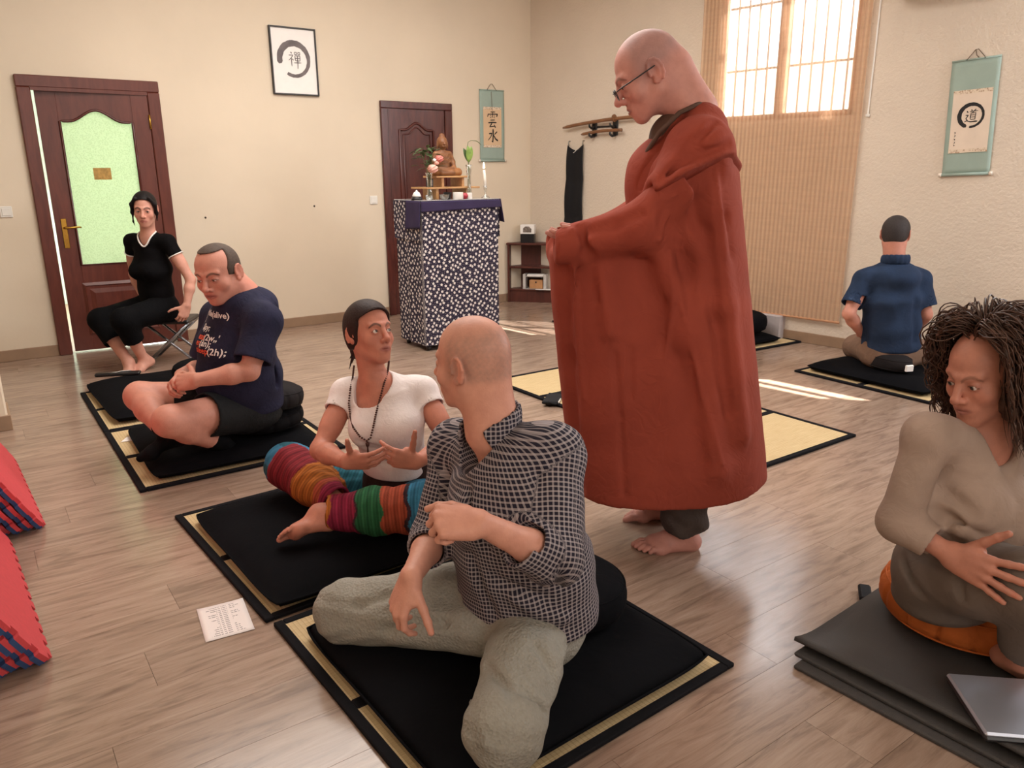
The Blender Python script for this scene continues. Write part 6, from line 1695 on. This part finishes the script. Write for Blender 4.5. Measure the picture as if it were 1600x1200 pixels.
# ------------------------------------------------------------------ the standing robed man
M_ROBE = fabric('rust_red_robe', srgb(146, 65, 50), srgb(152, 69, 53), wr=.34, wscale=4.5, rough=.85, var=.05)
M_INNER = fabric('brown_under_robe', srgb(92, 70, 60), wr=.2)
M_DTRO = fabric('dark_taupe_trousers', srgb(78, 68, 64), wr=.35, wscale=9)
def build_monk():
    P = Person({'pv': (1065, 455, 2.80), 'ch': (1075, 290, 2.77), 'nb': (1080, 178, 2.76), 'hd': (1012, 116, 2.76), 'ls': (1082, 222, 2.62), 'rs': (1062, 218, 2.93), 'le': (1040, 375, 2.66), 'lw': (942, 376, 2.62), 're': (1020, 368, 2.95), 'rw': (936, 374, 2.86), 'lh': (1062, 480, 2.70), 'rh': (1058, 480, 2.88), 'lk': (1055, 670, 2.66), 'la': (1066, 818, 2.675), 'rk': (1035, 660, 2.9), 'ra': (1045, 778, 2.93)}, (198, 142, 130), 'standing man with shaven head and glasses in a long rust red robe', .003)
    P.head(D(-.93, .10, -.48), D(-.48, 0, .90), 1.17, .060, 1.0, 1.06, 1.05, gaze=D(-.8, 0, -.7), lid=.55, lips=(150, 92, 90), brow=(96, 72, 64), browd=.55, ear=1.08)
    hc, F, hs = P.hc, P.F, P.hs; gy = lin((136, 116, 116))
    def stub(p, col):
        q = (p-hc)@F/hs; x, y, z = q.T
        w = smooth(-np.linalg.norm(q, axis=1), -.20, -.17)*smooth(-y, -.060, -.015)*smooth(z+.35*y, -.035, .02)*.5
        return col*(1-w[:, None])+gy*w[:, None]
    P.cap_paint(stub)
    P.S.cap(hc+F@(np.array([0, -.085, -.02])*hs), P['nb']+D(.01, 0, .0), .046, .062, .05)
    P.torso(P.S, .16, .11, .14, .11, .16, .12, -.02, .04)
    for q in 'lr': P.arm(q, .032, .028, .030, .026); P.leg(q, .085, .058, .054, .038)
    P.hand('l', D(-1, .12, .02), D(0, -.35, -.9), .14, .03, 1.08, thumb=(.45, .9, -.1)); P.hand('r', D(-1, -.12, .04), D(0, .35, -.9), .14, .03, 1.08, thumb=(.45, .9, -.1))
    P.foot('l', D(-1, -.06, 0), (0, 0, 1), 1.10, ankle=np.array([*P['la'][:2], .082])); P.foot('r', D(-1, .12, 0), (0, 0, 1), 1.10, ankle=np.array([*P['ra'][:2], .082]))
    P.body(.010)
    S = SDF(); H0 = 2.77
    S.cap(W(1092, 240, 2.62), W(1078, 236, 2.93), .105, k=.05)
    S.cap(W(1084, 200, 2.72), W(1076, 200, 2.84), .062, k=.06); S.cap(W(1102, 192, 2.71), W(1094, 192, 2.84), .060, k=.05)
    S.ecap(W(1076, 275, H0), W(1060, 850, H0), HR, .165, .225, .365, .350, .05, e=.4)
    S.ell(W(1030, 290, H0), (.115, .115, .16), k=.08)
    S.ecap(W(944, 384, H0), W(1006, 850, H0), HR, .208, .195, .262, .290, .09, e=.28)
    S.chain([W(1060, 300, 2.55), W(1005, 352, 2.56), W(872, 386, 2.60)], [.085, .072, .060], .05)
    S.chain([W(1040, 300, 2.98), W(985, 352, 2.97), W(868, 382, 2.88)], [.085, .070, .058], .05)
    core = SDF(); join(core, S); S = core
    A_, B_ = W(905, 782, 2.62), W(1186, 738, 2.72); hn = np.cross(B_-A_, HF); hn = hn if hn[2] < 0 else -hn
    S.plane(A_, hn, .006); S.plane(W(863, 400, 2.66), D(-1, -.05, 0), .016)
    S.ecap(W(1020, 560, H0), W(1020, 900, H0), HR, .10, .10, .17, .15, .02, 1)          # hollow below
    S.cap(W(895, 372, 2.61), W(820, 366, 2.61), .030, .036, .006, 1); S.cap(W(890, 370, 2.87), W(815, 364, 2.87), .030, .036, .006, 1)
    S.cap(P['nb']+D(-.03, 0, -.02), P['nb']+D(-.10, 0, .16), .075, .10, .008, 1)
    for pts, r_, op, k_ in (([(908, 352), (918, 400), (938, 470)], .013, 1, .03), ([(880, 420), (888, 560), (905, 760)], .012, 1, .05), ([(960, 555), (968, 650), (975, 772)], .006, 1, .02), ([(985, 545), (985, 620)], .005, 1, .02),
                             ([(1040, 330), (1046, 400), (1040, 470)], .012, 1, .05), ([(1062, 300), (1068, 420), (1075, 560), (1105, 720)], .020, 1, .08), ([(1095, 262), (1108, 360), (1125, 500), (1140, 640)], .012, 1, .06), ([(1075, 262), (1088, 350)], .012, 1, .04), ([(1120, 255), (1132, 340), (1140, 400)], .010, 1, .03),
                             ([(1030, 380), (1075, 520), (1120, 735)], .018, 0, .08), ([(1112, 300), (1135, 480), (1160, 680)], .012, 0, .06), ([(925, 360), (960, 352), (1000, 335)], .008, 1, .03), ([(940, 430), (955, 520)], .010, 0, .05), ([(1046, 395), (1052, 470), (1040, 560)], .004, 0, .012), ([(1064, 470), (1098, 620), (1128, 725)], .004, 0, .014), ([(1118, 262), (1126, 330), (1133, 400)], .005, 0, .014), ([(895, 360), (900, 480), (912, 620)], .005, 0, .02), ([(1000, 400), (1030, 375), (1042, 335)], .005, 0, .016)):
        q = [hit(S, x, y, 2.5) for x, y in pts]; S.chain(q, [r_]*len(q), k_, op)
    S.disp = lambda p: (.0012*np.sin(p[:, 0]*30+3*np.sin(p[:, 2]*9))*np.sin(p[:, 1]*33+p[:, 2]*11)).astype(np.float32)
    S.slack = 1.5; P.cloth('robe', S, .007, M_ROBE, pts=[W(845, 340, 2.6), W(845, 800, 2.40), W(1210, 800, 2.40), W(1210, 760, 3.2), W(880, 760, 3.2), W(1090, 150, 2.7), W(1100, 240, 3.05)], pad=.06)
    # shoulder fold: the outer layer lying over the back and upper arm
    S2 = SDF()
    S2.cap(W(1092, 238, 2.60), W(1078, 236, 2.95), .116, k=.05); S2.cap(W(1084, 200, 2.72), W(1076, 200, 2.84), .070, k=.06); S2.cap(W(1100, 196, 2.70), W(1092, 196, 2.85), .064, k=.05)
    S2.ecap(W(1076, 265, H0), W(1072, 330, H0), HR, .178, .236, .186, .250, .05, e=.4); S2.ell(W(1034, 285, H0), (.118, .124, .15), k=.08)
    S2.cap(W(1062, 285, 2.54), W(1018, 330, 2.54), .088, .080, .05)
    c2 = SDF(); join(c2, S2); S2 = c2
    a, b, c = W(1150, 248, 2.60), W(1060, 272, 2.44), W(985, 322, 2.48); pn = np.cross(b-a, c-a); pn = pn if pn[2] < 0 else -pn
    S2.plane(b, pn, .006); S2.plane(W(990, 250, 2.6), D(-1, -.25, -.25), .02)
    S2.cap(P['nb']+D(-.03, 0, -.02), P['nb']+D(-.10, 0, .16), .080, .105, .008, 1)
    for pts, r_ in (([(1120, 190), (1085, 225), (1035, 280)], .006), ([(1140, 225), (1080, 245), (1015, 300)], .007), ([(1060, 190), (1025, 235), (1000, 290)], .007)):
        q = [hit(S2, x, y, 2.5) for x, y in pts]; S2.chain(q, [r_]*len(q), .03, 1)
    P.cloth('robe_shoulder_fold', S2, .006, M_ROBE, pts=[W(960, 180, 2.45), W(1170, 340, 2.45), W(1170, 340, 3.1), W(1090, 130, 2.8)], pad=.05)
    # collar of the under robe
    mb = MB(); path = [W(1105, 172, 2.78), W(1092, 162, 2.68), W(1062, 176, 2.63), W(1032, 205, 2.66), W(1012, 235, 2.70), W(1000, 262, 2.74)]
    P.part(mb.tube(path, [.011, .013, .015, .016, .015, .012], 10, flat=.5).build('under_robe_collar', M_INNER, None, True))
    S3 = SDF(); S3.ecap(P['nb']+D(-.05, 0, -.08), P['ch']+D(-.06, 0, -.02), HR, .09, .10, .10, .12, .03); P.cloth('under_robe', S3, .008, M_INNER, pts=[P['nb'], P['ch']], pad=.25)
    S4 = SDF()
    for q in 'lr':
        k_, a_ = P[q+'k'], np.array([*P[q+'a'][:2], .075]); limbcloth(S4, [k_, (k_+a_)/2+D(.01, 0, 0), a_+D(.015, 0, 0)], [.085, .098, .084], None, .93, None, .04, op_k=.01)
    S4.disp = lambda p: (.004*np.sin(p[:, 2]*70+p[:, 0]*30+2*np.sin(p[:, 1]*30))).astype(np.float32)
    P.cloth('trousers', S4, .006, M_DTRO)
    # glasses
    T = lambda x, y, z: hc+F@(np.array([x, y, z])*hs); MG = simple('dark_spectacle_frame', srgb(34, 30, 34), .35); mb = MB(); ml = MB()
    for m in (-1, 1):
        ring = [T(m*.033+.023*cos(t), .104, -.010+.016*sin(t)) for t in np.linspace(0, 2*pi, 24, endpoint=False)]
        mb.tube(ring, .0016, 6, closed=True); mb.tube([T(m*.056, .102, -.003), T(m*.072, .085, .000), T(m*.082, .02, .006), T(m*.084, -.018, .010), T(m*.083, -.035, -.006)], .0022, 6)
        ml.add([T(m*.033+.022*cos(t), .104, -.010+.015*sin(t)) for t in np.linspace(0, 2*pi, 24, endpoint=False)], [tuple(range(24))])
    mb.tube([T(-.012, .106, -.004), T(0, .110, -.002), T(.012, .106, -.004)], .0018, 6)
    g = P.part(mb.build('glasses', MG, None, True)); l_ = ml.build('lens', M_GLASS, None); l_.parent = g
build_monk()

# ------------------------------------------------------------------ the man in the polo shirt, seen from behind
M_POLO = fabric('navy_polo', srgb(34, 48, 72), srgb(38, 54, 80), wr=.22, wscale=7)
M_KHAKI = fabric('khaki_trousers', srgb(124, 98, 82), wr=.3, wscale=9)
def build_polo():
    P = Person({'pv': (1392, 542, 5.14), 'ch': (1393, 468, 5.12), 'nb': (1397, 402, 5.14), 'hd': (1399, 367, 5.17), 'ls': (1350, 437, 5.14), 'rs': (1438, 437, 5.14), 'le': (1326, 490, 5.06), 'lw': (1345, 520, 5.18), 're': (1447, 492, 5.10), 'rw': (1424, 522, 5.26), 'lh': (1370, 548, 5.14), 'rh': (1414, 548, 5.14), 'lk': (1338, 542, 5.50), 'la': (1400, 540, 5.55), 'rk': (1470, 555, 5.36), 'ra': (1400, 545, 5.45)}, (190, 132, 114), 'man in navy polo shirt sitting with his back turned', .005)
    P.head(D(.50, .85, -.25), (0, 0, 1), 1.02, .056, 1.0, 1.0, 1.0, eyes=False, ear=1.05)
    P.torso(P.S, .165, .115, .15, .11, .16, .12, -.03, .04)
    for q in 'lr': P.arm(q, .046, .039, .038, .027); P.leg(q, .085, .058, .054, .036)
    P.hand('l', D(.6, .7, -.2), D(-.3, .2, .8), .5); P.hand('r', D(-.6, .7, -.2), D(.3, .2, .8), .5)
    P.body(.011)
    us = nrm(P['rs']-P['ls']); f = nrm(np.cross([0, 0, 1], us))
    S = SDF(); P.torso(S, .185, .14, .172, .13, .172, .130, .012, .050); S.ell(P['nb']*.55+P['ch']*.45-f*.03, (.15, .15, .09), k=.06)
    s2 = SDF(); join(s2, S); S = s2
    S.plane(P['pv']-np.array([0, 0, .02]), (0, 0, -1), .015)
    S.cap(P['nb']-np.array([0, 0, .02]), P['nb']+np.array([0, 0, .2]), .062, .07, .006, 1)
    for q in 'lr':
        a, b = P[q+'s'], P[q+'e']; limbcloth(S, [a+(P['nb']-a)*.15, a, b], [.050, .062, .082], None, .76, .007, op_k=.04)
    for (x0, y0, x1, y1) in ((1352, 470, 1350, 535), (1432, 470, 1430, 535)): S.cap(hit(S, x0, y0, 5.1), hit(S, x1, y1, 5.1), .007, .006, .05, 1)
    P.cloth('polo_shirt', S, .007, M_POLO)
    Sc = SDF(); n0 = P['nb']
    pts = [n0-f*.022+(-f*cos(a)+us*sin(a))*.076+np.array([0, 0, -.004-.02*(abs(a)/2.4)**2]) for a in np.linspace(-2.4, 2.4, 13)]
    for i in range(12): Sc.ecap(pts[i], pts[i+1], np.array([0, 0, 1.]), .030, .011, k=.014)
    Sc.slack = 3; P.cloth('collar', Sc, .005, M_POLO, pts=pts, pad=.06)
    S = SDF(); S.ecap(P['pv']-np.array([0, 0, .07]), P['pv']+np.array([0, 0, .02]), us, .185, .15, .175, .14, .05, e=.6)
    for q in 'lr': limbcloth(S, [P[q+'h'], P[q+'k'], P[q+'a']], [.105, .085, .065], None, .95, .006, .04, op_k=.05)
    P.cloth('trousers', S, .008, M_KHAKI)
    P.hair('hair', simple('short_dark_hair', srgb(38, 28, 26), .7, var=.35, scale=120, bump=.5, bscale=260), .009, lambda q: np.maximum(q[:, 1]-(.030+.06*smooth(q[:, 2], .06, .09)+.4*np.minimum(q[:, 2]-.02, 0)), -.062-q[:, 2]+.50*np.maximum(q[:, 1]+.045, 0)), .005)
build_polo()

# ------------------------------------------------------------------ the curly haired woman at the right
M_TAUPE = fabric('taupe_jersey', srgb(156, 134, 120), srgb(164, 142, 128), wr=.26, wscale=8, var=.06)
M_OLIVE = fabric('grey_brown_trousers', srgb(108, 96, 88), wr=.25, wscale=6)
def build_curly():
    P = Person({'pv': (1484, 882, 1.98), 'ch': (1512, 775, 1.94), 'nb': (1538, 672, 1.94), 'hd': (1537, 582, 1.92), 'rs': (1450, 682, 1.88), 'ls': (1622, 712, 2.04), 're': (1404, 815, 1.86), 'rw': (1492, 870, 1.70), 'le': (1690, 830, 2.0), 'lw': (1670, 890, 1.85), 'rh': (1460, 893, 1.92), 'lh': (1520, 880, 2.06), 'rk': (1620, 915, 1.66), 'ra': (1600, 1030, 1.80), 'lk': (1740, 880, 2.05), 'la': (1640, 1000, 1.86)}, (184, 126, 106), 'woman with long curly brown hair in taupe top on an orange cushion', .003)
    P.head(D(-.90, -.40, -.30), D(-.10, .0, 1), 1.03, .044, .95, .90, 1.0, gaze=D(-.9, -.2, -.4), lid=.25, lips=(150, 92, 84), brow=(60, 42, 34), browd=.45, iris=(.04, .03, .02))
    P.torso(P.S, .165, .115, .13, .10, .14, .105, -.015, .036)
    P.leg('l', .07, .05, .045, .034); P.leg('r', .07, .05, .045, .034)
    S3 = SDF(); uh = nrm(P['rh']-P['lh']); S3.ecap(P['pv']-np.array([0, 0, .09]), P['pv']+np.array([0, 0, .03]), uh, .165, .135, .160, .13, .05, e=.5)
    limbcloth(S3, [P['rh'], P['rh']*.5+P['rk']*.5, P['rk'], P['ra']], [.104, .098, .082, .062], None, .80, .006, .04, op_k=.05); limbcloth(S3, [P['lh'], P['lk'], P['la']], [.108, .084, .062], None, .85, .006, .04, op_k=.05)
    h0, h1 = hit(S3, 1506, 882, 1.9, .014), hit(S3, 1592, 922, 1.9, .010); hn = hit(S3, 1548, 880, 1.9)-hit(S3, 1548, 930, 1.9); dz = np.cross(hn, h1-h0); dz = dz if dz[2] > 0 else -dz
    P.J['rw'] = hit(S3, 1487, 868, 1.9, .028)
    P.hand('r', h1-P.J['rw'], dz, .06, .17, 1.10, thumb=(.70, .70, .1), thumb_curl=.05); P.hand('l', D(-.2, -.8, -.4), D(.3, -.3, .9), .3)
    for q in 'lr': P.arm(q, .030, .020, .026, .025)
    P.foot('r', D(.55, -.35, -.25), D(-.2, -.6, .7), .95)
    P.body(.009)
    us = nrm(P['rs']-P['ls']); f = nrm(np.cross([0, 0, 1], us))
    S = SDF(); P.torso(S, .172, .125, .142, .112, .148, .110, .010, .040)
    for m in (-1, 1): S.ell(P['ch']+f*.080+us*.065*m+np.array([0, 0, -.03]), (.066, .055, .064), k=.06)
    s2 = SDF(); join(s2, S); S = s2
    S.plane(P['pv']+np.array([0, 0, .088]), (0, 0, -1), .012)
    nk = P['nb']+f*.02; S.cap(nk-np.array([0, 0, .03]), nk+np.array([0, 0, .2]), .062, .09, .008, 1); S.cap(nk+f*.11-np.array([0, 0, .15]), nk+f*.05, .006, .055, .012, 1)
    a, b, c = P['rs'], P['re'], P['rw']; limbcloth(S, [a+(P['nb']-a)*.2, a, b, c], [.048, .054, .050, .042], None, .62, .006, .03, op_k=.035)
    a, b, c = P['ls'], P['le'], P['lw']; limbcloth(S, [a+(P['nb']-a)*.2, a, b, c], [.052, .060, .052, .042], None, .62, .006, .03, op_k=.035)
    for (x0, y0, x1, y1, w_, r_) in ((1470, 800, 1540, 840, 1, .010), (1500, 830, 1570, 838, 0, .010), (1480, 770, 1520, 800, 1, .010)):
        S.cap(hit(S, x0, y0, 1.9), hit(S, x1, y1, 1.9), r_, r_*.8, .028, w_)
    P.cloth('top', S, .005, M_TAUPE)
    S2 = SDF(); S2.ecap(P['pv']+np.array([0, 0, .02]), P['pv']+np.array([0, 0, .105]), uh, .170, .138, .150, .124, .03, e=.3); P.cloth('belt', S2, .006, fabric('dark_belt', srgb(38, 32, 30), wr=.1))
    bk = hit(S2, 1528, 850, 1.9, .004); bl_ = MB(); Fb = frame(f, (0, 0, 1))
    bl_.tube([bk+Fb[:, 0]*x+Fb[:, 2]*z for x, z in ((-.02, -.02), (.02, -.02), (.02, .02), (-.02, .02))], .004, 6, closed=True); P.part(bl_.build('belt_buckle', simple('old_brass', srgb(120, 92, 60), .4, .7), None, True))
    for (x0, y0, x1, y1) in ((1410, 870, 1440, 930), (1430, 860, 1480, 890), (1500, 900, 1503, 935)): S3.cap(hit(S3, x0, y0, 1.9), hit(S3, x1, y1, 1.9), .006, .006, .02, 1)
    P.cloth('trousers', S3, .006, M_OLIVE)
    # hair: a soft mass plus many curled locks
    MHc = simple('curly_brown_hair', srgb(74, 50, 39), .45, var=.45, scale=40, spec=.35)
    hc, F, hs = P.hc, P.F, P.hs; A = lambda x, y, z: hc+F@(np.array([x, y, z])*hs)
    wk = lambda q: np.maximum(q[:, 1]-(-.020+.20*np.minimum(q[:, 2]-.030, 0)), -.16-q[:, 2])
    def ex(S, A):
        S.ell(A(0, -.045, -.04), np.array([.100, .070, .110]), F, k=.04); S.ell(A(.07, -.005, -.06), np.array([.030, .035, .075]), F, k=.03); S.ell(A(-.07, -.005, -.06), np.array([.030, .035, .075]), F, k=.03)
    hair = P.hair('hair', MHc, .008, wk, .005, ex, .95, .004)
    rg = random.Random(11); mb = MB()
    for i in range(1050):
        th = rg.uniform(-pi, pi); el = rg.uniform(-.35, 1.5)                  # th measured from the back of the head
        if abs(th) > 2.0 and el < .75: continue
        if abs(th) > 2.45 and el < .95: continue
        r0 = .082*cos(el); z0 = .034+.088*sin(el)
        thf = th if abs(th) < 1.75 else math.copysign(1.75+.30*(abs(th)-1.75), th)
        R1 = rg.uniform(.090, .150)*(1.0 if abs(thf) < 1.6 else .92); L = rg.uniform(.15, .40); n = 34; pts = []
        ph = rg.uniform(0, 6.28); R0 = rg.uniform(.006, .015); tw = rg.uniform(2.2, 4.6)*(1 if rg.random() < .5 else -1); hump = rg.uniform(.015, .045)
        for k in range(n):
            t = k/(n-1); a = th+(thf-th)*min(1, t*3); sm = min(1, t/.42); sm = sm*sm*(3-2*sm)
            r_ = r0+(R1-r0)*sm; z = z0+hump*sin(pi*min(1, t/.5))*(.4+.6*sin(max(el, 0)))-L*max(0, t-.18)**1.15
            q = R0*min(1, t*4+.2); c_, s_ = cos(ph+t*tw*6.28), sin(ph+t*tw*6.28)
            pts.append(A((r_+q*c_)*sin(a), -.018-(r_*1.08+q*c_)*cos(a)+.0*t, z+q*s_))
        rr = rg.uniform(.0012, .0027); mb.tube(pts, [rr*min(1, (1-k/(n-1))*4+.15) for k in range(n)], 4)
    P.part(mb.build('hair_curls', MHc, None, True))['kind'] = 'stuff'
build_curly()
# pale blue cloth and dark grey cushion beside her, cut by the frame
def blob(name, label, cat, pts, rads, mat, zmin=None, disp=.004):
    S = SDF().chain(pts, rads, .04); S.disp = lambda p: (disp*np.sin(p[:, 0]*50+2*np.sin(p[:, 2]*40))*np.sin(p[:, 1]*60+p[:, 2]*30)).astype(np.float32)
    lo, hi = S.bounds(pts, max(rads)+.03); v, f = S.surface(lo, hi, .006); c = np.mean(pts, 0); e = empty(name, (c[0], c[1], 0), 0, label, cat)
    o = npmesh('cloth_folds', v-np.array([c[0], c[1], 0]), f, mat, e); return e
blob('folded_jacket', 'pale blue cloth bundled at the right edge beside the woman', 'cloth', [W(1592, 845, 2.10), W(1625, 875, 2.05), W(1650, 900, 2.0)], [.028, .05, .06], fabric('pale_denim', srgb(160, 172, 184), wr=.5, wscale=14))
bp = FL(1680, 960); MBAG = fabric('slate_nylon', srgb(70, 76, 90), wr=.3, wscale=8)
bag = empty('backpack', (bp[0]+.10, bp[1]+.08, 0), radians(-35), 'dark slate bag behind the woman at the right edge', 'bag')
S = SDF().ecap((0, 0, .12), (0, .02, .36), (1, 0, 0), .17, .10, .14, .085, .03, e=.9); S.disp = lambda p: (.004*np.sin(p[:, 0]*40+2*np.sin(p[:, 2]*30))).astype(np.float32)
v, f = S.surface((-.25, -.2, 0), (.25, .2, .52), .008); v[:, 2] = np.maximum(v[:, 2]-.02, .0145); npmesh('bag_body', v, f, MBAG, bag)
S = SDF().ecap((0, -.09, .12), (0, -.08, .22), (1, 0, 0), .12, .05, .11, .04, .03, e=.8); v, f = S.surface((-.2, -.2, 0), (.2, .05, .35), .008); npmesh('front_pocket', v, f, MBAG, bag)
MB().tube([(-.05, .02, .42), (-.03, .02, .465), (.03, .02, .465), (.05, .02, .42)], .009, 8).build('handle', M_BLKCL, bag, True)
